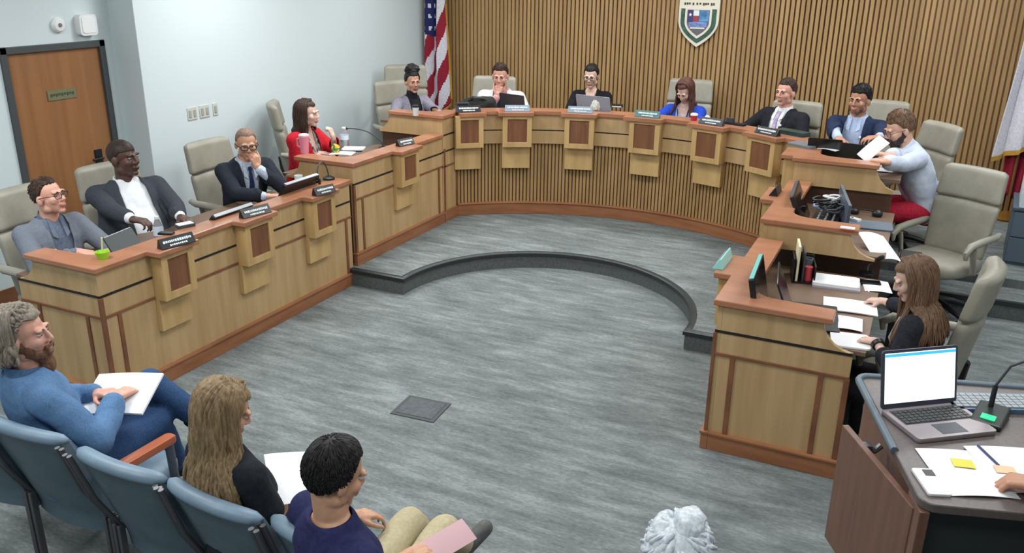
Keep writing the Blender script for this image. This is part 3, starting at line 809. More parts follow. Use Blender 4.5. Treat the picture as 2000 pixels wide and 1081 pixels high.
    # ------------------------------------------------------------ hair
    def cap_hair(f, m, front=.08, side=-.012, back=-.07, e=.010, vol=(1, 1, 1), lump=.004, freq=45, seed=0, part=None, name='hair', top=0, locks=0, lr=.0042, ll=.05, lift=.0015):
        mb = MB(); c = V((0, -.014, .032))
        bmesh.ops.create_icosphere(mb.bm, subdivisions=5, radius=1)
        k = 1.0 if f.sex == 'm' else .95; kill = []
        for v in mb.bm.verts:
            d = v.co.copy()
            p0 = V((d.x*.076*k, d.y*.095, d.z*.087)) + c; yy = p0.y+.014
            u = max(0, min(1, (yy+.005)/.062)); u = u*u*(3-2*u)
            hl = side + (front-side)*u if yy > -.005 else side + (back-side)*min(1, (-.005-yy)/.06)
            g = max(0, min(1, (p0.z-hl+.004)/.03)); ee = e*(.25+.75*g)
            r = V(((.076*k+ee)*vol[0], (.095+ee)*vol[1], (.087+ee)*vol[2])); p = V((d.x*r.x, d.y*r.y, d.z*r.z)) + c
            n = noise.noise(p*freq+V((seed, 0, 0)))+.5*noise.noise(p*freq*2.3)
            p += d*n*lump
            if top and p.z > .05: p.z += top*max(0, (p.z-.05)/.07)
            if p.z < hl-.012: kill.append(v)
            elif p.z < hl: p = c + (p-c)*(.90 if p.z < hl-.006 else .955)
            v.co = p
        bmesh.ops.delete(mb.bm, geom=kill, context='VERTS')
        rnd = random.Random(seed+9); cr = V((.012, -.42, .9)).normalized(); made = 0; tries = 0
        while made < locks and tries < locks*8:
            tries += 1
            d = V((rnd.gauss(0, 1), rnd.gauss(0, 1), rnd.gauss(.3, 1))).normalized(); t = d - cr*d.dot(cr)
            if t.length < .05: continue
            t = t.normalized(); t = (t + d.cross(t)*rnd.uniform(-.22, .22)).normalized(); pts = []; ok = True; L = ll*rnd.uniform(.7, 1.3); li = lift*rnd.uniform(.4, 1.5)
            for q in range(6):
                g = (d + t*(L/.09)*q/5).normalized(); p0 = V((g.x*.076*k, g.y*.095, g.z*.087))+c; yy = p0.y+.014
                u = max(0, min(1, (yy+.005)/.062)); u = u*u*(3-2*u)
                hl = side + (front-side)*u if yy > -.005 else side + (back-side)*min(1, (-.005-yy)/.06)
                if p0.z < hl-.004: ok = q > 2; break
                ee = e*(.4+.6*max(0, min(1, (p0.z-hl)/.03))) + li*sin(pi*q/5)+.001
                p = V((g.x*(.076*k+ee)*vol[0], g.y*(.095+ee)*vol[1], g.z*(.087+ee)*vol[2]))+c
                if top and p.z > .05: p.z += top*max(0, (p.z-.05)/.07)
                pts.append(p)
            if not ok or len(pts) < 3: continue
            made += 1
            mb.tube(pts, [lr*.5]+[lr]*(len(pts)-2)+[lr*.2], 6, flat=.5)
        return mb.build(name, m, f.root, 180, xf=f.SH)
    def long_hair(f, m, length=.34, n=130, gap=62, seed=1, wave=.008, wfreq=34, r=.0115, e=.008, back_only=False, spread=.0, front=.086, partx=.012, name='hair', clump=1.0, curl_end=0):
        rnd = random.Random(seed)
        mb = MB(); c = V((0, -.014, .032)); k = .95
        # scalp shell
        bmesh.ops.create_icosphere(mb.bm, subdivisions=4, radius=1); kill = []
        for v in mb.bm.verts:
            d = v.co; p = V((d.x*(.076*k+e), d.y*(.095+e), d.z*(.087+e))) + c
            yy = p.y+.014
            hl = front-.5*max(0, .06-yy) if yy > .045 else (-.07 if yy < .0 else -.07+(front-.02+.07)*yy/.045)
            if p.z < hl-.01: kill.append(v)
            elif p.z < hl: p = c+(p-c)*.93
            v.co = p
        bmesh.ops.delete(mb.bm, geom=kill, context='VERTS')
        bmesh.ops.transform(mb.bm, matrix=f.SH, verts=mb.bm.verts)
        s = f.s; SH = f.SH
        down = V((0, 0, -1))
        for i in range(n):
            az = radians(rnd.uniform(gap, 360-gap))            # from the face round the head
            sx = sin(az); cy = cos(az)
            lay = rnd.uniform(.0, .016); L = length*(rnd.uniform(.82, 1.05))
            pts = []
            # along the scalp from the parting
            st = V((partx + rnd.uniform(-.006, .006), c.y + rnd.uniform(-.06, .065), c.z+.087))
            a1 = V((sx, cy, 0))
            el0 = 82; el1 = -8
            for q in range(7):
                el_ = radians(el0+(el1-el0)*q/6); kk = q/6
                p = V((a1.x*cos(el_)*(.076*k+e+lay*.7+.002), a1.y*cos(el_)*(.095+e+lay*.7+.002), sin(el_)*(.087+e+lay*.4+.002)))+c
                if q < 2: p = st*(1-q/2)+p*(q/2) if q else V((st.x+p.x*.2, st.y*.7+p.y*.3, p.z))
                pts.append(SH @ p)
            dirn = (pts[-1]-pts[-2]).normalized(); p = pts[-1].copy(); m_ = 14; step = L*s/m_
            outw = (SH.to_3x3() @ a1); outw.z = 0; outw = outw.normalized() if outw.length > .01 else V((0, -1, 0))
            ph = rnd.uniform(0, 6.28); ph2 = rnd.uniform(0, 6.28)
            for q in range(m_):
                dirn = (dirn*.45 + down*.55 + outw*spread*.1).normalized(); p = p + dirn*step
                x, y, t = f.inv(p/s)
                w, d_, fo = f.ringat(min(t, .56)); w = w+.03 if t > .40 else w+.03; d_ += .032+lay
                if t < .56:
                    if t > .36: w = max(w, f.sw*.92*(1 if t < .5 else .75))
                    qd = (abs(x/w)**2.4+abs((y-fo)/d_)**2.4)**(1/2.4)
                    if qd < 1:
                        g = min(1/max(qd, .15), 1.0+.9)
                        x2, y2 = x, fo+(y-fo)*g
                        if abs(y-fo) < .03: y2 = y-.03
                        x2 = x*min(g, 1.25)
                        p = f.T(x2, y2, t)*s
                wv = wave*min(1, q/4)
                pts.append(p + (outw*sin(ph+q*wfreq*step) + outw.cross(down)*cos(ph2+q*wfreq*step))*wv)
            rr = [r*s*.6]+[r*s*.9]*6+[r*s*(1.05-.5*(q/m_)**2) for q in range(m_)]
            rr[-1] = r*s*.25
            mb.tube(pts, rr, 7, flat=.55)
        return mb.build(name, m, f.root, 180)
    def lumps(f, m, spec, name='hair', voxel=.006, lump=.004, freq=40):
        mb = MB()
        for c, r in spec: mb.ell(c, r, None, 18, 12)
        me = remesh(mb, voxel, 2)
        for v in me.vertices:
            n_ = noise.noise(v.co*freq)+.6*noise.noise(v.co*freq*2.2); v.co += v.normal*n_*lump
        return link(name, me, m, f.root, 180, xf=f.SH)
    def beard(f, m, low=-.115, full=1.0, name='beard'):
        sp = [((0, .062, -.092), (.034, .034, .026+.012*full)), ((0, .103, -.046), (.026, .008, .006)), ((0, .089, -.082), (.022, .016, .012))]
        for sg in (-1, 1):
            sp += [((sg*.032, .05, -.078), (.026, .034, .028)), ((sg*.05, .022, -.058), (.017, .034, .034)), ((sg*.062, .004, -.03), (.012, .014, .03)), ((sg*.024, .092, -.058), (.009, .01, .017))]
        if full > 1: sp += [((0, .07, -.115-.02*(full-1)), (.034, .03, .03+.02*(full-1)))]
        return f.lumps(m, sp, name, .0045, .0025, 70)
    def glasses(f, m, w=.026, h=.019, th=.0022):
        mb = MB()
        for sg in (-1, 1):
            pl = rrect2(2*w, 2*h, h*.7, 4); pts = [V((sg*.033+x, .103-.25*abs(sg*.033+x)**2*6, .004+y)) for x, y in pl]; pts.append(pts[0])
            mb.tube(pts, th, 6, cap=False)
            mb.tube([(sg*(.033+w), .098, .008), (sg*.082, .06, .010), (sg*.086, -.01, .004)], th, 6)
        mb.tube([(-.008, .107, .007), (.008, .107, .007)], th, 6)
        return mb.build('glasses', m, f.root, 60, xf=f.SH)
# ------------------------------------------------------------------ the people
SK_L = skin('fair', (214, 166, 142)); SK_P = skin('pink', (218, 162, 142)); SK_T = skin('tan', (188, 136, 108)); SK_D = skin('deep brown', (86, 58, 48)); SK_M = skin('medium', (190, 140, 116)); SK_PALE = skin('pale', (222, 184, 166)); SK_N = skin('warm', (206, 156, 126))
H_BLK = hairm('black', (24, 22, 22), (40, 38, 40)); H_DBR = hairm('dark brown', (44, 32, 28), (70, 52, 42)); H_BRN = hairm('brown', (88, 66, 52), (126, 98, 76)); H_GRY = hairm('grey brown', (104, 94, 84), (146, 136, 122)); H_LBR = hairm('light brown', (104, 84, 62), (158, 134, 100)); H_WHT = hairm('white', (226, 231, 234), (182, 190, 200)); H_RED = hairm('reddish brown', (96, 66, 50), (128, 92, 68)); H_SALT = hairm('salt and pepper', (96, 88, 84), (134, 126, 120)); H_AUB = hairm('auburn', (74, 46, 42), (104, 70, 60))
def fdir(a): return V((cos(radians(a)), sin(radians(a)), 0))
def left(a): return V((-sin(radians(a)), cos(radians(a)), 0))
UP = V((0, 0, 1))
def dh(h, a, side, fwd=.40, z=1.15): return V((h.x, h.y, 0)) + fdir(a)*fwd + left(a)*side + UP*z
NOLEG = cloth('charcoal trousers', (44, 46, 52))
BLKSHOE = mat('black shoe leather', (26, 24, 24), .4)

# 1 man in grey jacket and glasses at the near end of the left desk
h = at(95, 384, 1.19)
f = Fig('person in a light grey jacket and glasses at the near end of the left desk', h, 0, -4, face=14, lean=4, fpitch=-8, skn=SK_P, rw=at(152, 492, .86), lw=at(212, 492, .83), rp=(-.3, -1, -.6), lp=(-.2, 1, -.8), rd=(1, .25, -.05), ld=(1, -.2, 0), rc=.5, hk=1.04)
GJ = cloth('light grey weave', (118, 124, 134), (104, 110, 122), (220, 220, 220)); GS = cloth('blue grey shirt', (104, 114, 132))
f.garment('shirt', GS, .008, .95, neck=.062, t0=-.09); f.garment('jacket', GJ, .020, .90, vcut=(.02, .56, .03, .075), lapel=.03, seed=3, neck=.08); f.collar(GS)
f.trousers(NOLEG); f.shoes(BLKSHOE); f.cap_hair(H_DBR, .086, -.004, -.06, .008, lump=.002, locks=200, ll=.03); f.brows(H_DBR); f.glasses(mat('thin dark wire', (60, 62, 70), .3, metal=.6))
mb = MB(); mb.ell(f.surf(.075, .37, .026), (.012, .006, .012)); mb.build('lapel_pin', WHITE, f.root)

# 2 heavy man in charcoal suit
h = at(241, 309, 1.26)
f = Fig('bald heavyset person in a charcoal suit and white shirt leaning back', h, 0, -18, face=10, lean=-12, fpitch=-2, belly=.85, wide=1.16, skn=SK_D, rw=at(283, 446, .92), lw=at(352, 424, .88), rp=(-.2, -1, -.8), lp=(0, 1, -.8), rd=(.9, .3, -.1), ld=(.9, -.2, -.1), rc=.6, hk=1.1, neckfwd=.05, lipc=(70, 44, 40))
CS = cloth('charcoal suiting', (64, 68, 76), (52, 56, 64), (240, 240, 30)); WSH = cloth('white shirt', (226, 228, 230), (214, 217, 222), (20, 20, 20), .15)
f.garment('shirt', WSH, .010, .96, neck=.07); f.garment('suit_jacket', CS, .024, .88, vcut=(-.03, .56, .10, .085), lapel=.05, seed=5, neck=.085, t0=-.1); f.collar(WSH, .070, .022, wings=False)
f.trousers(CS, .018); f.shoes(BLKSHOE); f.cap_hair(hairm('cropped black', (40, 32, 30), (62, 48, 42)), .05, .0, -.055, .003, lump=.0006)
f.brows(H_BLK)

# 3 man in dark suit, hand at his mouth
h = at(481, 281, 1.21)
a = -38
f = Fig('person in dark suit and glasses, hand at mouth, left desk', h, 0, -22, face=a, lean=14, fpitch=12, skn=SK_N, lw=h+fdir(a)*.105+left(a)*.055+UP*-.19, rw=at(520, 384, .84), lp=(.6, .9, -1), rp=(-.5, -.8, -.4), ld=(-.12, -.12, 1), lu=fdir(a)+left(a)*.3, lc=1.0, rd=(.7, .7, 0), hk=1.03)
DS = cloth('dark navy suiting', (40, 44, 54), (32, 36, 46), (200, 200, 40)); LBS = cloth('pale blue shirt', (198, 212, 228))
f.garment('shirt', LBS, .009, .96, neck=.062); f.garment('suit_jacket', DS, .021, .86, vcut=(.08, .56, .02, .075), lapel=.045, seed=7, neck=.08); f.collar(LBS); f.tie(cloth('navy tie', (40, 52, 92)), .012)
f.trousers(DS, .016); f.shoes(BLKSHOE); f.cap_hair(hairm('greying crop', (112, 88, 76), (150, 124, 108)), .088, .0, -.055, .006, lump=.0012); f.brows(H_SALT); f.glasses(mat('dark glasses frame', (36, 30, 34), .4), .027, .018, .0035)

# 4 woman in red
h = at(601, 222, 1.34)
f = Fig('woman-styled person in a red jacket with dark shoulder-length hair, hand raised before the chin', h, T1, 2, face=14, lean=7, fpitch=4, sex='f', skn=SK_PALE, lw=h+V((.255, .02, -.20)), rw=at(628, 300, .98), lp=(.2, .6, -1), rp=(-.4, -.8, -.5), ld=(-.35, .0, 1), lu=(1, .2, .3), lc=1.0, rd=(.9, .4, -.1))
f.root['label'] = 'person in a red jacket with dark shoulder-length hair, one hand raised'
RD = cloth('red jacket', (188, 34, 46), (168, 24, 38), (50, 50, 50)); BW = cloth('black and white print', (30, 30, 32), (190, 186, 186), (34, 34, 34))
f.garment('blouse', BW, .008, .5, neck=.06, vcut=(.36, .56, .006, .045)); f.garment('jacket', RD, .021, .88, vcut=(.0, .56, .035, .075), lapel=.03, seed=2, neck=.08)
f.trousers(NOLEG); f.long_hair(H_DBR, .20, 150, 68, 4, .004, e=.012, spread=.35, partx=-.01); f.brows(H_DBR); f.shoes(BLKSHOE)

# 5 woman with curly updo
h = at(806, 160, 1.43)
f = Fig('person with black curly piled-up hair in a grey blazer over a black top', h, T2, -30, face=-38, lean=3, fpitch=4, sex='f', skn=SK_M, rw=V((-4.95, 7.62, 1.16)), lw=V((-4.6, 7.95, 1.16)), lipc=(150, 84, 80))
GB = cloth('grey blazer', (138, 134, 146), (122, 118, 132)); BKT = cloth('black knit', (26, 26, 32), (34, 34, 40))
f.garment('top', BKT, .008, .5, neck=.05); f.garment('blazer', GB, .019, .9, vcut=(.05, .56, .03, .07), lapel=.04, seed=9, neck=.075)
mb = MB(); nb = f.N*f.s; mb.tube([nb-f.D*.03, nb+f.D*.055+f.Fs*.012], [.064, .056], 20); mb.build('roll_neck', BKT, f.root, 60)
f.trousers(NOLEG); f.cap_hair(H_BLK, .078, -.03, -.07, .014, lump=.006, freq=60)
f.lumps(H_BLK, [((0, -.03, .115), (.075, .08, .055)), ((.03, -.01, .14), (.05, .05, .04)), ((-.035, -.02, .135), (.05, .055, .045)), ((0, -.07, .12), (.06, .05, .05)), ((0, -.04, .165), (.045, .05, .03))], 'curly_bun', .006, .010, 50); f.brows(H_BLK)

# 6 man in white jacket
h = at(977, 149, 1.49); a = -72
f = Fig('person in a white jacket resting the mouth on a fist', h, T2, -75, face=a, lean=9, fpitch=12, skn=SK_P, rw=h+fdir(a)*.12-left(a)*.01+UP*-.195, lw=h+fdir(a)*.32+left(a)*.2+UP*-.36, rp=(-.6, -.3, -1), rd=(.1, .12, 1), ru=fdir(a), rc=1.25, lp=(.8, .2, -1))
WJ = cloth('white jacket', (216, 220, 214), (202, 207, 202), (20, 20, 20), .2); PK = cloth('pink check shirt', (196, 132, 134), (210, 160, 160), (70, 70, 70))
f.garment('shirt', PK, .009, .95, neck=.062); f.garment('jacket', WJ, .022, .84, vcut=(.05, .56, .02, .07), lapel=.05, seed=12, neck=.08); f.collar(PK); f.tie(cloth('dark blue tie', (48, 56, 92)), .012)
f.trousers(NOLEG); f.cap_hair(H_DBR, .084, .004, -.055, .009, lump=.002, top=.012, locks=200); f.brows(H_DBR, 1.2); f.lumps(hairm('stubble', (120, 84, 70), (140, 100, 84)), [((0, .06, -.088), (.034, .033, .024)), ((.04, .04, -.065), (.018, .03, .028)), ((-.04, .04, -.065), (.018, .03, .028))], 'beard', .005, .001)

# 7 woman in black
h = at(1155, 148, 1.485); a = -84
f = Fig('person in a black top with dark hair reading a grey laptop', h, T2, -82, face=a, lean=6, fpitch=16, sex='f', skn=SK_PALE, rw=dh(h, -82, -.14), lw=dh(h, -82, .14), rp=(-.7, .3, -1), lp=(.7, .3, -1))
BK = cloth('black dress', (28, 28, 32), (20, 20, 24))
f.garment('top', BK, .012, .9, neck=.06, vcut=(.24, .56, .008, .06), seed=4); f.trousers(NOLEG)
f.cap_hair(H_BLK, .076, -.045, -.075, .010, lump=.0015); f.lumps(H_BLK, [((0, -.105, .06), (.035, .035, .035))], 'hair_bun'); f.brows(H_BLK); f.glasses(BLACK, .024, .016)
mb = MB(); mb.tube([f.surf(x, t, .006) for x, t in ((-.055, .53), (-.04, .46), (-.012, .4), (.012, .4), (.04, .46), (.055, .53))], .0028, 6); mb.build('necklace', mat('gold chain', (196, 160, 80), .3, metal=.8), f.root)

# 8 woman in blue
h = at(1338, 178, 1.41); a = -104
f = Fig('person in a bright blue cardigan with long brown hair looking down', h, T2, -92, face=a, lean=10, fpitch=36, sex='f', skn=SK_PALE, rw=dh(h, -92, -.20, .36), lw=dh(h, -92, .12, .36), rp=(-.9, .3, -.7), lp=(.7, .3, -1))
BC = cloth('royal blue knit', (40, 74, 186), (30, 60, 164)); LBT = cloth('light blue top', (172, 192, 222))
f.garment('top', LBT, .009, .5, neck=.055, scoop=(.07, .10)); f.garment('cardigan', BC, .020, .9, vcut=(-.02, .56, .06, .08), seed=6, neck=.08); f.trousers(NOLEG)
f.long_hair(H_AUB, .27, 170, 66, 8, .006, e=.010, spread=.25, partx=.0); f.brows(H_BRN)
mb = MB(); mb.tube([f.surf(x, t, .022) for x, t in ((-.06, .52), (-.05, .42), (-.03, .3), (0, .18), (.02, .3), (.045, .42), (.06, .52))], .004, 6, flat=1.6); mb.build('lanyard', cloth('navy lanyard', (40, 50, 84)), f.root)

# 9 man in dark suit with tie
h = at(1535, 181, 1.475); a = -118
f = Fig('person in a black suit with a lavender tie and lapel pin', h, T2, -118, face=a, lean=-5, fpitch=2, wide=1.1, belly=.3, skn=SK_P, rw=h+fdir(-118)*.26-left(-118)*.14+UP*-.42, lw=h+fdir(-118)*.26+left(-118)*.12+UP*-.42, rp=(-1, .2, -.6), lp=(1, -.3, -.6), hk=1.04)
BS = cloth('black suiting', (34, 36, 42), (26, 28, 34))
f.garment('shirt', WSH, .009, .96, neck=.064); f.garment('suit_jacket', BS, .022, .9, vcut=(.10, .56, .02, .078), lapel=.05, seed=14, neck=.08); f.collar(WSH); f.tie(cloth('lavender striped tie', (150, 128, 168), (196, 182, 208), (8, 8, 90)), .013)
f.trousers(BS, .016); f.cap_hair(hairm('dark crop', (56, 44, 38), (84, 66, 56)), .084, .0, -.055, .009, lump=.0015, top=.008, locks=220); f.brows(H_DBR)
mb = MB(); mb.ell(f.surf(-.08, .40, .036), (.012, .012, .014)); mb.build('lapel_pin', WHITE, f.root)

# 10 man in navy suit
h = at(1679, 196, 1.49); a = -112
f = Fig('person in a navy suit with open light blue shirt and black hair', h, T2, -104, face=a, lean=3, fpitch=4, wide=1.1, belly=.35, skn=SK_T, rw=at(1640, 300, 1.16)+V((0, .12, 0)), lw=at(1712, 305, 1.27), rp=(-1, .3, -.5), lp=(1, .3, -.8), rd=(.3, -1, 0), ld=(-.7, -.6, 0), hk=1.05)
NS = cloth('navy suiting', (38, 50, 78), (30, 42, 68)); LB2 = cloth('light blue check shirt', (186, 200, 226), (170, 186, 216), (60, 60, 60))
f.garment('shirt', LB2, .010, .97, neck=.066); f.garment('suit_jacket', NS, .023, .88, vcut=(-.04, .56, .085, .08), lapel=.045, seed=17, neck=.08); f.collar(LB2, .066)
f.trousers(NS, .016); f.cap_hair(H_BLK, .076, -.004, -.06, .013, lump=.004, top=.012, locks=220); f.brows(H_BLK, 1.2); f.lumps(hairm('dark stubble', (112, 80, 66), (128, 94, 78)), [((0, .058, -.09), (.036, .034, .024)), ((.042, .038, -.064), (.018, .03, .03)), ((-.042, .038, -.064), (.018, .03, .03))], 'beard', .005, .001)
mb = MB(); mb.ell(f.surf(-.085, .40, .038), (.01, .012, .014)); mb.build('lapel_pin', WHITE, f.root)

# 11 man in white shirt leaning over
h = at(1757, 252, 1.40); a = 204
f = Fig('bearded person in a white shirt and red trousers leaning forward', h, T1+.03, 200, face=208, lean=27, fpitch=24, skn=SK_L, rw=at(1722, 318, 1.27)+V((0, .12, 0)), lw=at(1702, 318, 1.27), rp=(-.2, 1, -1), lp=(.5, -1, -1.2), rd=(-1, -.1, .1), ld=(-.9, .35, .0), hk=1.06)
WS2 = cloth('white pale stripe shirt', (206, 214, 228), (190, 200, 220), (12, 12, 12), .3); REDT = cloth('red chinos', (190, 44, 66), (170, 36, 56))
f.garment('shirt', WS2, .020, .86, neck=.07, wr=.006, seed=21, t0=-.07, flare=.012); f.collar(WS2, .064, .03, .02); f.trousers(REDT, .016); f.shoes(BLKSHOE)
f.cap_hair(H_BRN, .076, -.006, -.06, .014, lump=.003, top=.012, locks=240); f.brows(H_DBR); f.beard(hairm('dark beard', (46, 36, 34), (70, 54, 48)), full=1.7); f.glasses(mat('thin brown frame', (90, 70, 60), .4))

# 12 clerk with long brown hair
h = at(1784, 547, 1.12); a = 190
f = Fig('person with long straight brown hair in a black top writing', h, 0, 166, face=190, lean=12, fpitch=24, sex='f', skn=SK_PALE, rw=at(1722, 588, .79), lw=at(1712, 668, .79), rp=(.3, 1, -.8), lp=(.3, -1, -.6), rd=(-.95, .15, -.12), ld=(-.9, .35, -.12), rc=.7, lc=.6)
BKD = cloth('black dress top', (38, 40, 46), (28, 30, 36), (50, 50, 50), .3)
f.garment('top', BKD, .016, .76, neck=.055, seed=23, flare=.008, wr=.005); f.trousers(cloth('black skirt', (30, 30, 34))); f.shoes(BLKSHOE)
f.long_hair(H_BRN, .38, 300, 66, 15, .005, 20, .0095, e=.016, spread=.15, partx=.005); f.brows(H_BRN)
mb = MB(); mb.tube([f.surf(-.05, .5, .02), f.surf(-.06, .38, .024), f.surf(-.04, .2, .024), f.surf(-.01, .06, .024)], .004, 6, flat=2); mb.build('lanyard', cloth('grey lanyard', (170, 174, 182)), f.root)
S_, E_, W_, d_, u_, c_, g_ = f.arm['l']; n = (W_-E_).normalized()
mb = MB(); q = (E_+(W_-E_)*.9)*f.s; mb.tube([q-n*.012, q+n*.012], .034, 16); mb.build('watch_strap', BLACK, f.root)

# 13 bearded man in denim shirt
h = at(46, 655, 1.16)
K1 = at(292, 748, .70); A1 = at(378, 808, .52)
f = Fig('bearded person in a blue denim shirt and jeans, legs crossed', h, 0, 68, face=32, lean=-9, fpitch=-3, wide=1.1, skn=SK_P, arms='rl', voxel=.0052, rw=at(226, 777, .825), lw=at(190, 770, .80), rp=(.4, -1, -.25), lp=(-1, .2, -.6), rd=(-.1, .95, .0), rc=.5, hk=1.05, legw=[(at(305, 822, .53), at(345, 905, .12), (.6, .8, 0)), (K1, A1, (.8, .3, -.3))])
DN = cloth('blue denim shirt', (94, 128, 166), (82, 114, 152), (150, 150, 150), .3); JN = cloth('blue jeans', (54, 80, 118), (42, 66, 102), (160, 160, 160), .3)
f.garment('denim_shirt', DN, .026, .92, neck=.075, seed=25, wr=.007, t0=-.08, flare=.004, voxel=.009); f.collar(DN, .072, .028, .03, wings=False); f.trousers(JN, .018); f.shoes(cloth('dark shoes', (40, 40, 44)))
f.cap_hair(H_GRY, .094, -.03, -.085, .014, lump=.005, freq=34, locks=260, lr=.007, ll=.08, lift=.006)
f.long_hair(H_GRY, .12, 180, 84, 31, .012, 40, .015, e=.018, spread=.5, name='hair_waves'); f.brows(H_RED); f.beard(H_RED, full=2.0)

# 14 woman with long wavy hair
h = at(438, 803, 1.12)
f = Fig('person with very long wavy light brown hair in a black blouse', h, 0, 76, face=52, lean=-5, fpitch=26, sex='f', skn=SK_N, voxel=.0052, rw=at(552, 978, .68), lw=at(520, 930, .74), rp=(1, -1, -.45), lp=(-1, 0, -.8), rd=(.1, .9, .2), ld=(.5, .8, .1), rc=.7, lc=.6)
BB = cloth('black blouse', (34, 38, 44), (26, 30, 36), (40, 40, 40), .3)
f.garment('blouse', BB, .020, .27, neck=.06, seed=28, wr=.006, flare=.012, voxel=.009, t0=-.1); f.trousers(cloth('black trousers', (28, 28, 34))); f.shoes(BLKSHOE)
f.long_hair(H_LBR, .46, 460, 62, 41, .010, 26, .0095, e=.014, spread=.15, partx=.0); f.brows(H_BRN)

# 15 black-haired man in navy t-shirt
h = at(656, 928, 1.13)
f = Fig('person with thick black hair in a navy t-shirt and khaki trousers', h, 0, 66, face=60, lean=-4, fpitch=20, skn=SK_N, voxel=.0052, rw=at(790, 1090, .66), lw=at(690, 1010, .66), rp=(.8, -1, -.5), lp=(-1, 0, -.8), rd=(.5, .9, 0), rc=.5, hk=1.0, legw=[(at(868, 1038, .56), at(900, 1062, .44), (.4, .8, .5)), (at(800, 1022, .53), at(850, 1075, .1), (.4, .9, 0))])
NT = cloth('navy cotton', (44, 46, 86), (36, 38, 76), (50, 50, 50), .3); KH = cloth('khaki cotton', (190, 178, 146), (178, 166, 134), (80, 80, 80), .3)
f.garment('t_shirt', NT, .018, .34, neck=.068, seed=30, wr=.005, flare=.010, voxel=.009, t0=-.1); f.trousers(KH, .016); f.shoes(mat('grey canvas shoe', (84, 84, 82), .8, (100, 100, 98), (40, 40, 40), 3))
f.cap_hair(H_BLK, .086, -.022, -.082, .017, lump=.003, freq=70, vol=(1.0, 1.0, 1.04), locks=1100, lr=.0046, ll=.07, lift=.0015); f.brows(H_BLK)

# 16 white-haired head at the bottom edge
h = at(1326, 1092, 1.16)
f = Fig('person with tousled white hair seen from behind', h, 0, 92, lean=3, skn=SK_L, voxel=.008)
GT = cloth('grey knit', (120, 120, 126)); f.garment('sweater', GT, .02, .9, neck=.07); f.trousers(NOLEG)
f.cap_hair(H_WHT, .075, -.03, -.08, .018, lump=.008, freq=26, locks=150, lr=.011, ll=.07, lift=.004); f.lumps(H_WHT, [((.022, -.01, .135), (.042, .06, .035)), ((-.045, -.01, .105), (.035, .06, .03)), ((.06, -.02, .07), (.03, .06, .05)), ((-.065, -.02, .06), (.03, .06, .05))], 'hair_tufts', .006, .006, 40)

# 17 speaker at the lectern, only a hand reaches into the picture
h = V((.93, 2.38, 1.62))
f = Fig('person standing at the lectern with one hand on its papers', h, 0, 112, lean=6, skn=SK_T, standing=True, s=.98, voxel=.0055, lw=at(2036, 950, 1.20), lp=(1, -.6, -.6), ld=(-.95, .22, -.16), lu=(0, 0, 1), lc=.75, fpitch=20)
f.garment('jacket', cloth('dark jacket', (40, 40, 46)), .02, .86, neck=.075); f.trousers(NOLEG, .016); f.shoes(BLKSHOE); f.cap_hair(H_DBR, .08, .0, -.06, .01)
# ------------------------------------------------------------------ which chair stands where
CH = [
 (at(35, 385, 1.1), 0, 2, 1, 'tan swivel chair behind the man in the light grey jacket'),
 (at(203, 332, 1.12), 0, -8, 1, 'tan swivel chair behind the bald man in the charcoal suit'),
 (at(397, 279, 1.15), 0, 0, 1, 'tan swivel chair behind the man with his hand at his mouth'),
 (at(530, 210, 1.27), T1, 38, 1, 'tan swivel chair behind the woman in red, seen almost edge-on'),
 (at(762, 158, 1.38), T2, -22, .99, 'tan swivel chair behind the person with curly piled-up hair'),
 (at(968, 148, 1.42), T2, -74, 1.02, 'tan swivel chair behind the man in the white jacket'),
 (at(1352, 155, 1.415), T2, -84, 1.02, 'tan swivel chair behind the woman in bright blue'),
 (at(1562, 197, 1.37), T2, -100, .98, 'tan swivel chair behind the man with the lavender tie'),
 (at(1728, 196, 1.38), T2, -95, .99, 'tan swivel chair behind the man in the navy suit'),
 (at(1850, 242, 1.32), T1, 218, 1, 'tan swivel chair behind the bearded man in the white shirt'),
 (at(1912, 333, 1.15), 0, 240, 1, 'empty tan swivel chair facing the room behind the long-haired clerk'),
 (at(1945, 535, 1.14), 0, 172, 1, 'tan swivel chair in which the long-haired clerk sits'),
 (at(790, 126, 1.49), T2, -50, 1.08, 'tan swivel chair in the corner, half hidden by another tan chair'),
]
for q, fl, face, k, lab in CH:
    # the pixel marks the top of the backrest, which lies .33 m behind the seat centre
    c = q + fdir(face)*.33
    o = exec_chair(c.x, c.y, fl, face, lab); o.scale = (1.06, 1, k)
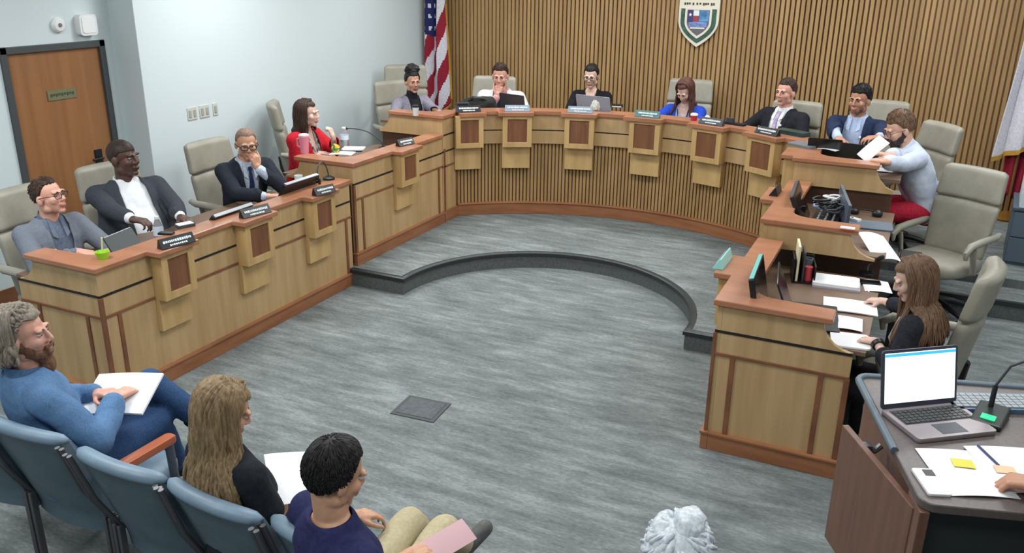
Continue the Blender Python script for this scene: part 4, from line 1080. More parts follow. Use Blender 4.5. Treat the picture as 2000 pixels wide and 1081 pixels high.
# ------------------------------------------------------------------ flags and the shield on the slatted wall
NAVY = cloth('flag navy', (38, 44, 92), bump=.1); FRED = cloth('flag red', (146, 36, 54), bump=.1); FWHT = cloth('flag white', (214, 212, 220), bump=.1)
GOLD = cloth('gold fringe', (196, 152, 66), (164, 122, 50), (120, 120, 120), .4); POLE = mat('varnished pole', (120, 82, 44), .4)
def flag(name, label, x, y, z0, z1, w0, w1, fn, seed, fringe):
    root = empty(name, (x, y, T2)); tag(root, label, 'flag')
    mb = MB(); mb.lathe([(0, 0), (.14, 0), (.15, .02), (.1, .05), (.03, .08), (0, .1)]); mb.build('base', mat('brass base', (170, 130, 60), .3, metal=.8), root)
    mb = MB(); mb.tube([(0, 0, .05), (0, 0, 2.5-T2+.3)], .014, 10); mb.build('pole', POLE, root)
    mb = MB(); U, N = 60, 80; fr = []
    grid = []
    for j in range(N+1):
        v = j/N; row = []
        for i in range(U+1):
            u = i/U; w = w0+(w1-w0)*v; ph = 3.3*pi*u+seed+.5*sin(3*v)
            bot = z0+fringe(u)
            z = z1+(bot-z1)*v
            row.append(V((-w*.5+w*u+.02*sin(ph*2+v), -.04-.055*sin(ph)*(.4+.6*v)-.02*sin(7*u+5*v), z-T2)))
        grid.append(row)
    vs = [[mb.bm.verts.new(q) for q in r] for r in grid]
    for j in range(N):
        for i in range(U):
            fc = mb.bm.faces.new((vs[j][i], vs[j+1][i], vs[j+1][i+1], vs[j][i+1])); fc.material_index = fn((i+.5)/U, (j+.5)/N)
    cl = mb.build('cloth', [FRED, FWHT, NAVY], root, 180)
    sd = cl.modifiers.new('thickness', 'SOLIDIFY'); sd.thickness = .006
    mb = MB(); mb.rings([[q+V((0, -.006, .012)), q+V((0, .012, .012)), q+V((0, .012, -.035)), q+V((0, -.006, -.035))] for q in grid[-1]]); mb.build('fringe', GOLD, root, 60)
    mb = MB(); mb.rings([[grid[j][U]+V((-.004, -.01, 0)), grid[j][U]+V((.022, -.01, 0)), grid[j][U]+V((.022, .008, 0)), grid[j][U]+V((-.004, .008, 0))] for j in range(N//3, N+1)]); mb.build('side_fringe', GOLD, root, 60)
    return root
def stars_stripes(u, v):
    if v < .46+.12*u and u < .62-.25*max(0, v-.2):
        k = (u*8 % 1, v*15 % 1); return 1 if hypot(k[0]-.5, k[1]-.5) < .22 else 2
    return int((u*2.2+v*3.6-.35*u*v)*2.0) % 2
def lonestar(u, v):
    return 2 if u > .70 and v < .62 else 1
flag('striped_flag', 'red and white striped flag with blue starred corner hanging by the white wall', -5.86, 10.08, .70, 2.75, .24, .38, stars_stripes, .6, lambda u: .35*max(0, u-.55)**1.0*1.6)
flag('lone_star_flag', 'white red and blue flag with gold fringe hanging by the slatted wall', .95, 10.0, .845, 2.75, .2, .44, lonestar, 2.1, lambda u: .22*u)

mb = MB(); rs = []
for j in range(13):
    v = j/12; rs.append([V((-.12+.26*i/16*(1-.25*v)+.03*v, .03+.03*sin(i*.9), 1.0-.5*v-.1*v*i/16-T2)) for i in range(17)])
mb.rings(rs, cap=False, closed=False); tf = [o for o in sc.objects if o.name == 'lone_star_flag'][0]
rf = mb.build('red_fold', FRED, tf, 180); q = rf.modifiers.new('thickness', 'SOLIDIFY'); q.thickness = .006
mb = MB(); mb.tube([rs[k][16] for k in range(13)], .014, 6); mb.build('fold_fringe', GOLD, tf, 60)
# shield
sh = empty('wall_shield', (-2.49, YW-.035, 2.03)); tag(sh, 'colourful shield-shaped emblem with a pointed foot on the slatted wall', 'emblem')
def shield(w, ht, hb, n=14):
    pts = [(-w, ht), (w, ht)]
    for k in range(1, n+1):
        t = k/n; pts.append((w*(1-t**2.0)*(1 if t < 1 else 0)+0, ht*.25-(ht*.25+hb)*t**1.05 if t else 0))
    right = [(w*(1-(k/n)**2.1), ht*.15-(ht*.15+hb)*(k/n)) for k in range(n+1)]
    return [(-w, ht), (w, ht)] + right + [(-x, z) for x, z in right[::-1][1:]]
def plate(poly, y0, y1): 
    mb = MB(); mb.prism([(x, y0, z) for x, z in poly], (0, y1-y0, 0)); return mb
CRM = mat('cream enamel', (214, 208, 190), .4)
plate(shield(.235, .30, .262), -.03, 0).build('cream_border', CRM, sh, 0, bevel=.004)
plate(shield(.205, .165, .215), -.036, -.028).build('green_wreath', mat('green wreath', (58, 100, 84), .5, (40, 66, 58), (40, 40, 40), 3), sh, 0)
plate(shield(.155, .165, .165), -.042, -.03).build('white_inner', CRM, sh, 0)
plate(shield(.128, .155, .13), -.046, -.03).build('grey_field', mat('grey field', (96, 92, 104), .5), sh, 0)
def r2(x0, x1, z0, z1): return [(x0, z0), (x1, z0), (x1, z1), (x0, z1)]
plate(r2(-.122, -.055, .02, .15), -.052, -.04).build('blue_quarter', mat('seal navy', (58, 52, 104), .5), sh, 0)
plate(r2(-.055, .01, .09, .15), -.052, -.04).build('white_quarter', mat('seal white', (212, 220, 224), .5), sh, 0)
plate(r2(-.055, .01, .03, .09), -.052, -.04).build('red_quarter', mat('seal red', (150, 54, 70), .5), sh, 0)
plate(r2(.014, .122, .03, .15), -.052, -.04).build('sky_quarter', mat('seal teal', (48, 96, 140), .5, (92, 150, 196), (14, 14, 14), 2), sh, 0)
plate(r2(-.105, .105, -.035, .025), -.052, -.04).build('river_band', mat('seal blue', (92, 104, 160), .5, (120, 150, 196), (24, 24, 40), 3), sh, 0)
plate(r2(-.085, .085, -.055, -.038), -.052, -.04).build('white_band', CRM, sh, 0)
st = []
for k in range(10):
    a = pi/2+k*pi/5; r = .022 if k % 2 == 0 else .009; st.append((-.09+r*cos(a), .10+r*sin(a)))
plate(st, -.055, -.05).build('white_star', WHITE, sh, 0)
mb = MB()
for i, x in enumerate((-.165, -.138, -.112, -.07, -.025, .01, .05, .075, .1, .14, .165)): mb.box(x-.009, x+.009, -.036, -.028, .205+.004*(i % 3), .232)
mb.build('lettering', mat('dark seal letters', (58, 46, 44), .6), sh, 0)
# ------------------------------------------------------------------ things on the desks
TEAL = mat('dark teal plastic', (34, 62, 62), .3); LET = mat('white engraved letters', (222, 230, 232), .4)
def nameplate(q, face, label, w=.24, body=None, lean=.035, h=.062):
    root = empty('nameplate', q, radians(face-90)); tag(root, label, 'nameplate', 'nameplates along the desks')
    mb = MB(); mb.prism([(-w/2, .03, 0), (-w/2, .03+.004, .004), (-w/2, .03-lean, h), (-w/2, .03-lean-.008, h), (-w/2, -.03, 0)], (w, 0, 0)); p = mb.build('wedge', body or BLACK, root, 0, bevel=.002)
    rnd = random.Random(int(q[0]*1000))
    mb = MB(); d = V((0, -lean, h)).normalized(); n = V((0, d.z, -d.y)); 
    for row, (z0, hh, ww) in enumerate(((.6, .3, .8), (.22, .2, .5))):
        x = -w*ww/2
        while x < w*ww/2-.008:
            l = rnd.uniform(.006, .013); c = V((x+l/2, .034, .004))+d*h*(z0+hh*.25)+n*.0012
            mb.obox(c, M((V((1, 0, 0)), n, d)).transposed(), (l, .001, h*hh*rnd.uniform(.7, 1))); x += l+.004
    mb.build('lettering', LET, root, 0)
    return root
def P0(px, py, z, dx=0, dy=0): q = at(px, py, z); return V((q.x+dx, q.y+dy, z))
nameplate(P0(350, 480, .93, -.02), -12, 'black nameplate with white lettering on the ledge before the bald man')
nameplate(P0(503, 421, .93, -.02), -12, 'black nameplate with white lettering before the man with hand at mouth')
nameplate(P0(637, 379, .93, -.02), -12, 'black nameplate on the ledge beside the woman in red', .2)
nameplate(P0(795, 284, 1.058, -.02), -12, 'nameplate on the left middle desk under the curly-haired person', .2)
def rad(a, r, z): return V((XC+r*sin(radians(a)), YC+r*cos(radians(a)), z))
SLV_REFL = mat('acrylic with painted grey blue reflection', (136, 150, 164), .25)  # black plate with its grey blue reflection put into the colour
for a, lab, body in ((-40.6, 'dark nameplate on the curved dais nearest the curly-haired person', BLACK), (-29, 'nameplate with a painted grey reflection in front of the man in the white jacket', SLV_REFL), (-14.2, 'nameplate with a painted grey reflection in front of the woman in black', SLV_REFL), (1.65, 'nameplate with a painted teal reflection on the dais left of the woman in bright blue', mat('acrylic with painted teal reflection', (84, 118, 118), .3)), (17.1, 'dark nameplate on the dais right of the woman in bright blue', DGREY), (31.4, 'black nameplate in front of the man with the lavender tie', BLACK)):  # the teal body likewise carries a reflection as base colour
    nameplate(rad(a, RA-.07, 1.24), -90-a, lab, .25, body)
nameplate(P0(1515, 378, 1.058, .0, 0), 180, 'black nameplate on the right middle desk', .2)
nameplate(P0(1412, 514, .93, .0, 0), 180, 'nameplate with a painted teal reflection on the lowest right desk', .27, mat('pale acrylic with painted teal reflection', (150, 214, 208), .2))  # teal reflection on this plate is painted as its body colour

def laptop(q, face, label, w=.32, d=.22, op=105, lid=SILVER, scr=None, base=SILVER, name='laptop'):
    """face: the way the screen looks"""
    root = empty(name, q, radians(face+90)); tag(root, label, 'laptop')
    mb = MB(); mb.rrect((0, -d/2, .009), I3, w, d, .016, .012); b = mb.build('base', base, root, 40)
    mb = MB(); mb.box(-w*.44, w*.44, -d*.55, -d*.1, .0165, .0185); k = mb.build('keyboard', DGREY, b, 0)
    mb = MB()
    for r_ in range(5):
        for c_ in range(13): x = -w*.43+w*.86*(c_+.5)/13; y = -d*.13-d*.41*(r_+.5)/5; mb.box(x-w*.028, x+w*.028, y-d*.033, y+d*.033, .0185, .0205)
    mb.build('keys', BLACK, k, 0); k['kind'] = 'thing'
    mb = MB(); mb.box(-w*.16, w*.16, -d*.93, -d*.62, .0168, .0176); mb.build('touchpad', MGREY if base is SILVER else DGREY, b, 0)
    a = radians(op); mx = Rx(-(a-pi/2)) ; up = V((0, cos(pi-a), sin(pi-a)))
    c = V((0, 0, .016))+up*d*.5; m3 = M((V((1, 0, 0)), up, V((1, 0, 0)).cross(up))).transposed()
    mb = MB(); mb.rrect(c, m3, w, d, .009, .012); l = mb.build('lid', lid, root, 40)
    n = m3 @ V((0, 0, 1))
    mb = MB(); mb.obox(c+n*.0052+up*.004, m3, (w*.93, d*.86, .001)); mb.build('screen', scr or mat('dark screen', (14, 16, 20), .15), l, 0)
    if scr:
        mb = MB(); mb.obox(c+n*.0060+up*d*.41, m3, (w*.93, d*.05, .001)); mb.build('menu_bar', SCREENB, l, 0)
    return root
def monitor(q, face, label, w=.42, h=.26, tilt=20, dz=.06, edge=SILVER):
    root = empty('monitor', q, radians(face+90)); tag(root, label, 'monitor')
    mb = MB(); mb.rrect((0, .04, .006), I3, .2, .16, .012, .03); mb.build('stand_base', BLACK, root, 40)
    mb = MB(); mb.tube([(0, .05, .01), (0, .05, dz+h*.45)], .018, 10); mb.build('stand_post', BLACK, root, 40)
    a = radians(tilt); up = V((0, sin(a), cos(a))); m3 = M((V((1, 0, 0)), up, V((1, 0, 0)).cross(up))).transposed(); c = V((0, .02, dz))+up*h*.5
    mb = MB(); mb.rrect(c, m3, w, h, .03, .012); b = mb.build('housing', BLACK, root, 40)
    n = m3 @ V((0, 0, 1)); mb = MB(); mb.obox(c+n*.0155, m3, (w*.94, h*.9, .001)); mb.build('screen', mat('dark screen', (14, 16, 20), .15), b, 0)
    mb = MB(); mb.obox(c+up*h*.495, m3, (w*.96, .006, .024)); mb.build('top_edge', edge, b, 0)
    return root
def sheet(q, rz, w, d, label, cat='paper', name='paper_sheet', m=WHITE, bend=.006, tilt=None, th=.0015, rot=None, group=None):
    mb = MB(); n = 8
    rs = [[V((-w/2+w*i/n, -d/2, bend*sin(pi*i/n))), V((-w/2+w*i/n, d/2, bend*.6*sin(pi*i/n+.4))), V((-w/2+w*i/n, d/2, bend*.6*sin(pi*i/n+.4)+th)), V((-w/2+w*i/n, -d/2, bend*sin(pi*i/n)+th))] for i in range(n+1)]
    mb.rings(rs); o = mb.build(name, m, None, 30, loc=q)
    o.rotation_euler = rot if rot else (0, 0, radians(rz))
    return tag(o, label, cat, group)
def mic(q, pts, label, name='gooseneck_microphone', base=True, head=.012):
    root = empty(name, q); tag(root, label, 'microphone')
    if base: mb = MB(); mb.lathe([(0, 0), (.05, 0), (.05, .015), (.02, .03), (0, .03)]); mb.build('base', BLACK, root)
    pp = [V(p) for p in pts]; sm = []
    for i in range(len(pp)-1):
        a, b = pp[max(i-1, 0)], pp[min(i+2, len(pp)-1)]
        for t in (0, .25, .5, .75):
            p0, p1, p2, p3 = a, pp[i], pp[i+1], b; sm.append(.5*((2*p1)+(p2-p0)*t+(2*p0-5*p1+4*p2-p3)*t*t+(3*p1-p0-3*p2+p3)*t**3))
    sm.append(pp[-1])
    mb = MB(); mb.tube(sm, .0055, 8); mb.build('gooseneck', DGREY, root, 60)
    d = (pp[-1]-pp[-2]).normalized(); mb = MB(); mb.cap(pp[-1], pp[-1]+d*.035, head, head, 10); mb.build('capsule', BLACK, root, 60)
    return root
def bottle(q, label, h=.2, r=.032, m=None, capm=WPLAST, name='water_bottle'):
    root = empty(name, q); tag(root, label, 'bottle')
    mb = MB(); mb.lathe([(0, 0), (r, 0), (r, h*.2), (r*.93, h*.3), (r, h*.4), (r, h*.68), (r*.5, h*.86), (r*.42, h*.93), (0, h*.93)]); mb.build('body', m or mat('clear plastic', (222, 230, 236), .1, trans=.85), root, 60)
    mb = MB(); mb.lathe([(0, h*.92), (r*.46, h*.92), (r*.46, h), (0, h)]); mb.build('cap', capm, root, 40)
    mb = MB(); mb.lathe([(r*1.005, h*.42), (r*1.01, h*.42), (r*1.01, h*.64), (r*1.005, h*.64)]); mb.build('label_band', mat('pale bottle label', (206, 216, 228), .5), root, 40)
    return root
def cup(q, label, h, r0, r1, m, lid=None, straw=None, handle=False, name='cup'):
    root = empty(name, q); tag(root, label, 'cup')
    mb = MB(); mb.lathe([(0, 0), (r0, 0), (r1, h), (r1*.93, h), (r0*.9, .008), (0, .008)], seg=24); mb.build('body', m, root, 40)
    if lid: mb = MB(); mb.lathe([(0, h-.002), (r1*1.06, h-.002), (r1*1.06, h+.012), (r1*.8, h+.02), (0, h+.02)]); mb.build('lid', lid, root, 40)
    if straw: mb = MB(); mb.tube([(0, 0, h*.2), (r1*.4, 0, h+.09)], .005, 8); mb.build('straw', straw, root, 60)
    if handle: mb = MB(); mb.tube([(-r1*.95, 0, h*.85), (-r1*1.7, 0, h*.8), (-r1*1.75, 0, h*.4), (-r1*.95, 0, h*.3)], .008, 8); mb.build('handle', m, root, 60)
    return root
def blob(q, rad, m, label, cat, name, seed=0, lump=.25, freq=2.2):
    mb = MB(); bmesh.ops.create_icosphere(mb.bm, subdivisions=4, radius=1)
    for v in mb.bm.verts:
        k = 1+lump*noise.noise(v.co*freq+V((seed, 0, 0)))+lump*.5*noise.noise(v.co*freq*2.4); v.co = V((v.co.x*rad[0]*k, v.co.y*rad[1]*k, max(v.co.z*k, -.75)*rad[2]+rad[2]*.75))
    o = mb.build(name, m, None, 60, loc=q); return tag(o, label, cat)
def slab(q, rz, size, m, label, cat, name, parts=(), bevel=.003, group=None):
    root = empty(name, q, radians(rz)); tag(root, label, cat, group)
    mb = MB(); w, d, h = size; mb.rrect((0, 0, h/2), I3, w, d, h, min(w, d)*.12); b = mb.build('body', m, root, 40)
    for nm, (x0, x1, y0, y1, z0, z1), mm in parts: mb = MB(); mb.box(x0, x1, y0, y1, z0, z1); mb.build(nm, mm, root, 0)
    return root

W0 = .755
# lowest left desk
tb = empty('tablet', (-4.56, 3.80, .757), radians(-80)); tag(tb, 'black tablet propped up before the man in the light grey jacket', 'tablet')
m3 = M((V((1, 0, 0)), V((0, -.5, .866)), V((0, -.866, -.5)))).transposed()
mb = MB(); mb.rrect((0, -.05, .11), m3, .27, .19, .01, .012); b = mb.build('body', mat('dark green black tablet', (34, 46, 46), .3), tb, 40)
mb = MB(); mb.obox((0, -.099, .193), m3, (.25, .004, .011)); mb.build('bright_edge', SILVER, b, 0)
mb = MB(); mb.rrect((0, -.03, .004), I3, .25, .14, .007, .01); mb.build('keyboard_cover', MGREY, tb, 40)
cup(P0(203, 507, .93, -.02, .01), 'lime green cup with a pale straw on the ledge corner of the left desk', .045, .03, .042, mat('lime green plastic', (150, 206, 40), .4), straw=mat('pale straw', (222, 220, 160), .5))
bottle(P0(312, 473, .80), 'clear water bottle before the bald man', .23, .034).location.z = W0
slab(P0(338, 460, .93, -.06), 20, (.10, .05, .012), BLACK, 'small black phone beside the water bottle', 'phone', 'mobile_phone', [('screen', (-.045, .045, -.021, .021, .0118, .0128), mat('dark screen', (14, 16, 20), .15))])
slab(P0(377, 446, .93, -.07), 70, (.12, .07, .022), DGREY, 'dark case under a white card beside the bald man', 'case', 'small_case', [('white_card', (-.055, .05, -.03, .03, .0215, .026), WHITE)])
monitor(V((-4.54, 4.54, W0)), 180, 'low black monitor before the man with hand at mouth', .40, .25, 42, .02)
monitor(V((-4.52, 5.33, W0)), 180, 'black monitor at the far end of the left desk', .42, .27, 30, .03)
slab(P0(552, 380, .90, -.04), -10, (.16, .2, .05), mat('grey green phone', (66, 82, 84), .4), 'dark grey desk phone between the two black monitors', 'phone', 'desk_phone', [('handset', (-.07, -.02, -.09, .09, .05, .085), DGREY), ('keypad', (0, .06, -.07, .03, .049, .053), BLACK)]).location.z = W0+.02
cup(V((-4.62, 5.60, W0)), 'white mug behind the far black monitor', .21, .03, .034, WPLAST, name='travel_mug')
mic(V((-4.40, 5.72, .93)), [(0, 0, .02), (0, -.02, .10), (.01, -.09, .17), (.02, -.17, .12), (.03, -.17, .04)], 'curved silver gooseneck microphone at the end of the left desk')
# middle left desk
W1 = .883
cup(P0(606, 300, 1.058, -.05, -.01), 'pink translucent tumbler with handle beside the woman in red', .15, .034, .044, mat('pink translucent plastic', (224, 140, 160), .25), lid=mat('pale pink lid', (232, 190, 200), .4), handle=True, name='tumbler')
blob(P0(656, 299, 1.058), (.035, .035, .045), mat('rainbow plush', (60, 120, 70), .8, (220, 180, 50), (26, 26, 40), 1, contrast=(.45, .55)), 'small green and yellow plush ball by the woman in red', 'toy', 'plush_ball')
sheet(P0(680, 301, 1.06, -.06), 20, .2, .16, 'white sheet of paper before the woman in red', group='loose papers on the desks')
slab(P0(706, 296, 1.058, -.10), 24, (.2, .15, .014), DGREY, 'dark green folder with white papers on the left middle desk', 'folder', 'folder', [('papers', (-.08, .11, -.07, .06, .0138, .024), WHITE)])
bottle(P0(692, 296, 1.058, -.16, .08), 'clear plastic bottle standing behind the white papers', .19, .04)
mic(P0(748, 268, 1.0, 0, .0), [(0, 0, .01), (-.02, -.02, .08), (-.12, -.08, .17), (-.24, -.13, .2), (-.32, -.16, .2)], 'long black gooseneck microphone over the left middle desk').location.z = W1
# dais
WU = 1.121
cup(P0(812, 226, 1.24, 0, .0), 'white tumbler with dark lid before the curly-haired person', .085, .026, .032, mat('pale enamel', (200, 206, 204), .4), lid=BLACK, name='tumbler')
bg = empty('black_bag', rad(-36.5, RA+.40, WU), radians(20)); tag(bg, 'soft black bag between the curly-haired person and the white jacket', 'bag')
mb = MB(); mb.ell((0, 0, .10), (.21, .10, .10), None, 24, 14); mb.ell((.08, 0, .13), (.12, .09, .08)); me = remesh(mb, .014, 4)
for v in me.vertices: v.co += v.normal*.012*noise.noise(v.co*14)
link('body', me, mat('black nylon', (24, 26, 22), .8, (34, 36, 30), (60, 60, 60), 3, bump=.3), bg, 180)
mb = MB(); mb.tube([(-.10, -.05, .16), (-.05, -.08, .20), (.05, -.08, .2), (.10, -.05, .18)], .012, 8, flat=1.6); mb.build('strap', BLACK, bg, 60)
slab(rad(-41, RA+.1, 1.24), 30, (.13, .05, .07), mat('grey black box', (62, 66, 74), .4), 'small grey box on the dais beside the black bag', 'box', 'small_box', [('dark_panel', (-.055, .055, -.0265, -.0235, .012, .06), BLACK)])
laptop(rad(-29.4, RA+.17, WU), 76, 'black laptop opened before the man in the white jacket', .33, .25, 100, mat('black laptop lid', (46, 48, 56), .35), base=DGREY)
laptop(rad(-11.6, RA+.18, WU), 80, 'silver grey laptop opened before the woman in black', .40, .26, 105, mat('grey laptop lid', (136, 144, 156), .4))
blob(P0(1160, 217, 1.24, 0, .05), (.05, .045, .065), mat('white tissue', (216, 218, 212), .9), 'crumpled white tissue in front of the silver laptop', 'tissue', 'crumpled_tissue', 3, .35)
slab(P0(1200, 212, 1.24, 0, .1), 5, (.11, .07, .03), BLACK, 'black case with a white strip beside the woman in black', 'case', 'small_case', [('white_strip', (-.05, .05, -.037, -.033, .004, .016), WHITE)])
cup(P0(1354, 236, 1.24, 0, .02), 'red cup with white lid before the woman in bright blue', .05, .028, .034, mat('red paper cup', (178, 36, 52), .5), lid=WPLAST)
blob(P0(1374, 240, 1.24, .02, .06), (.03, .03, .035), mat('pink white tissue', (226, 206, 214), .9), 'pink and white tissue beside the red cup', 'tissue', 'crumpled_tissue', 5, .3)
sl = slab(P0(1418, 246, 1.24, 0, .12), -18, (.34, .07, .02), BLACKM, 'long flat black microphone bar on the dais', 'microphone', 'microphone_bar', [('grip', (-.02, .05, -.02, .02, .02, .06), DGREY)])
sl = slab(P0(1540, 266, 1.24, .02, .1), -28, (.30, .12, .035), TEAL, 'dark teal binder before the man with the lavender tie', 'binder', 'binder', [('pages', (-.14, .145, -.056, .056, .008, .027), mat('page edge', (170, 196, 196), .7))])
slab(P0(1562, 287, 1.24, .03, .06), -30, (.24, .17, .02), MGREY, 'closed grey laptop at the right bend of the dais', 'laptop', 'closed_laptop', [('hinge', (-.10, .10, .08, .088, .004, .016), DGREY)])
sheet(P0(1604, 292, 1.242, .06, .05), -20, .16, .13, 'white and pale blue sheet beside the closed grey laptop', group='loose papers on the desks')
laptop(V((-.68, 7.52, WU)), 92, 'black laptop before the man in the navy suit', .27, .21, 112, mat('black lid', (24, 28, 30), .3), base=BLACK)
laptop(V((-.44, 7.50, WU)), 80, 'second black laptop with pale rim beside the navy suit', .27, .19, 112, mat('black olive lid', (42, 46, 42), .3), base=SILVER)
sheet(V((-.30, 7.30, 1.31)), 0, .22, .13, 'white sheet held up by the bearded man in the white shirt', bend=.01, rot=(.5, -.8, radians(25)), group='loose papers on the desks')
sheet(V((-.26, 7.48, WU+.002)), 10, .22, .28, 'white page lying at the right end of the dais', group='loose papers on the desks')
# right middle desk
W2 = .883
monitor(V((-.62, 6.40, W2)), 4, 'black equipment monitor with grey side on the right middle desk', .52, .27, 24, .01, DGREY)
o = slab(V((-.40, 6.40, W2)), 88, (.44, .02, .25), mat('slate panel', (84, 92, 104), .4), 'upright slate grey panel on the right middle desk', 'panel', 'equipment_panel', [('bright_edge', (-.2, .2, -.0105, -.0095, .235, .245), SILVER)]); o.rotation_euler = (0, radians(-6), radians(104)); o.location.z = W2+.005
o = empty('audio_mixer', (-.50, 6.46, W2)); tag(o, 'black audio mixer heaped with cables on the right middle desk', 'mixer')
mb = MB(); mb.rrect((0, 0, .04), I3, .18, .50, .08, .02); b = mb.build('case', BLACK, o, 40)
mb = MB()
for i in range(6):
    for j in range(3): mb.lathe([(0, .08), (.008, .08), (.007, .095), (0, .095)], (-.05+.05*j, -.2+.07*i, 0), 8)
mb.build('knobs', mat('pale knobs', (176, 182, 190), .4), b, 40)
rnd = random.Random(5)
for i, mm in enumerate((BLACK, WPLAST, BLACK, mat('blue white cable', (150, 176, 206), .5), BLACK, DGREY, BLACK, WPLAST, BLACK)):
    pts = []; c = V((rnd.uniform(-.05, .06), rnd.uniform(-.19, .22), .02))
    for k in range(26): a = k*.55+i; pts.append(c+V((.055*cos(a)+.01*sin(3*a), .06*sin(a), .095+.012*i*.8+.02*sin(a*.7+i))))
    mb = MB(); mb.tube(pts, .0075, 7); mb.build('cable', mm, o, 60)
o = empty('headset', P0(1690, 420, W2)); tag(o, 'black headset lying on the right middle desk', 'headset')
mb = MB(); mb.tube([(.09*cos(t*pi/10), .08*sin(t*pi/10), .02) for t in range(11)], .008, 8); mb.build('band', BLACK, o, 60)
for sg in (-1, 1): mb = MB(); mb.cap((sg*.09, -.01, .02), (sg*.075, -.012, .02), .032, .03, 12); mb.build('ear_cup', BLACK, o, 60)
slab(P0(1700, 442, W2), 95, (.22, .3, .012), mat('slate folder', (92, 104, 116), .6), 'slate blue folder at the edge of the right middle desk', 'folder', 'folder', [('papers', (-.10, .10, -.14, .14, .003, .0105), WHITE)])
slab(P0(1668, 434, W2), 60, (.05, .09, .03), WPLAST, 'white computer mouse on the right middle desk', 'mouse', 'computer_mouse', [('wheel', (-.004, .004, .01, .03, .029, .033), DGREY)])
slab(P0(1658, 450, 1.058, -.01, .02), 0, (.09, .05, .012), WPLAST, 'small white tag on the ledge of the right middle desk', 'tag', 'white_tag', [('red_edge', (-.045, .045, -.0275, -.0245, .0, .006), mat('red edge', (196, 60, 40), .5))])
sheet(P0(1712, 484, W2+.004, .02), 60, .21, .28, 'large white sheet drooping over the corner of the right middle desk', bend=.03, rot=(radians(24), radians(8), radians(38)), group='loose papers on the desks')
o = empty('cable_rack', (.09, 6.28, 0)); tag(o, 'narrow black and grey equipment rack at the end of the right middle desk', 'rack')
mb = MB(); mb.box(-.07, .07, -.28, .28, .02, .74); mb.build('cabinet', BLACKM, o, 0, bevel=.006)
for k in range(7): mb = MB(); mb.box(.069, .074, -.26, .26, .09+.09*k, .15+.09*k); mb.build('unit_panel', SILVER if k % 2 else DGREY, o, 0)
# clerk's desk
monitor(V((-.64, 4.80, W0)), 4, 'black monitor with a teal reflection painted on its top edge on the lowest right desk', .48, .27, 12, .02, mat('edge with painted teal reflection', (110, 190, 184), .2))  # colour of the edge strip paints a teal reflection
laptop(V((-.50, 4.84, W0)), 8, 'black laptop open on the lowest right desk', .40, .26, 112, mat('black glossy lid', (24, 26, 30), .25), base=BLACK)
o = empty('desk_organiser', P0(1566, 545, W0)); o.rotation_euler.z = .2; tag(o, 'cluttered desk organiser with cream folder and red item', 'organiser')
mb = MB(); mb.box(-.07, .07, -.10, .10, 0, .01); mb.box(-.07, -.062, -.1, .1, 0, .16); mb.box(.062, .07, -.1, .1, 0, .12); mb.box(-.07, .07, .09, .1, 0, .14); mb.build('tray', BLACK, o, 0)
mb = MB(); mb.box(-.05, -.035, -.09, .1, .01, .24); mb.build('cream_folder', mat('cream folder', (216, 206, 170), .7), o, 0, bevel=.002)
mb = MB(); mb.box(-.01, .0, -.08, .09, .01, .2); mb.build('grey_file', DGREY, o, 0)
mb = MB(); mb.lathe([(0, .01), (.025, .01), (.025, .10), (0, .10)], (.03, -.04, 0)); mb.build('red_tin', mat('red tin', (196, 70, 76), .4), o, 40)
mb = MB(); mb.lathe([(0, .01), (.028, .01), (.03, .13), (.026, .13), (.024, .02), (0, .02)], (.03, .045, 0)); mb.build('pen_pot', MGREY, o, 40)
PG = 'loose papers on the desks'
slab(P0(1632, 556, W0), 4, (.28, .2, .03), WHITE, 'thick stack of white paper farthest from the clerk', 'paper', 'paper_stack', [('lower_sheets', (-.136, .146, -.106, .09, .0, .012), mat('grey paper edge', (170, 168, 180), .8))])
sheet(P0(1660, 600, W0+.002), 6, .30, .22, 'wide white sheet lying before the clerk', th=.006, group=PG)
sheet(P0(1655, 632, W0+.012), 4, .16, .2, 'white sheet under the writing hand of the clerk', group=PG)
slab(P0(1660, 668, W0), 8, (.2, .2, .012), WHITE, 'white notebook with a red edge nearest the end of the right desk', 'notebook', 'notebook', [('red_edge', (-.1, .1, .0975, .1015, .0, .012), mat('magenta edge', (196, 44, 90), .5))])
sheet(P0(1712, 560, W0+.002), 10, .16, .22, 'white sheet under the black phone by the clerk', group=PG)
slab(P0(1697, 553, W0+.006), 10, (.14, .07, .01), BLACK, 'black phone lying on a white sheet before the clerk', 'phone', 'mobile_phone', [('screen', (-.064, .064, -.03, .03, .0098, .0106), mat('dark screen', (14, 16, 20), .15))])
mb = MB(); q = P0(1690, 573, .80); mb.cap(q-V((-.02, .05, -.03)), q+V((-.02, .06, .03)), .004, .004, 8); o = mb.build('pen', WPLAST); tag(o, 'white pen in the hand of the clerk', 'pen')
mic(P0(1686, 541, W0, .02, .05), [(0, 0, .02), (.0, .01, .06), (.03, .0, .10), (.05, -.01, .12)], 'short black microphone behind the papers of the clerk', head=.014)

# papers of the audience
q = at(236, 772, .79); o = sheet(q, 0, .32, .24, 'open white notebook on the lap of the bearded man in denim', 'notebook', 'notebook', bend=.012, th=.01, rot=(radians(22), radians(-6), radians(18)))
q = at(576, 934, .79); sheet(q, 0, .2, .27, 'white sheet held by the woman with long wavy hair', bend=.008, rot=(radians(14), radians(8), radians(48)))
q = at(868, 1062, .66); sheet(q, 0, .10, .22, 'pinkish leaflet on the knee of the man in khaki trousers', 'leaflet', 'leaflet', mat('pink paper', (206, 168, 172), .8), bend=.004, rot=(radians(10), radians(20), radians(-25)))

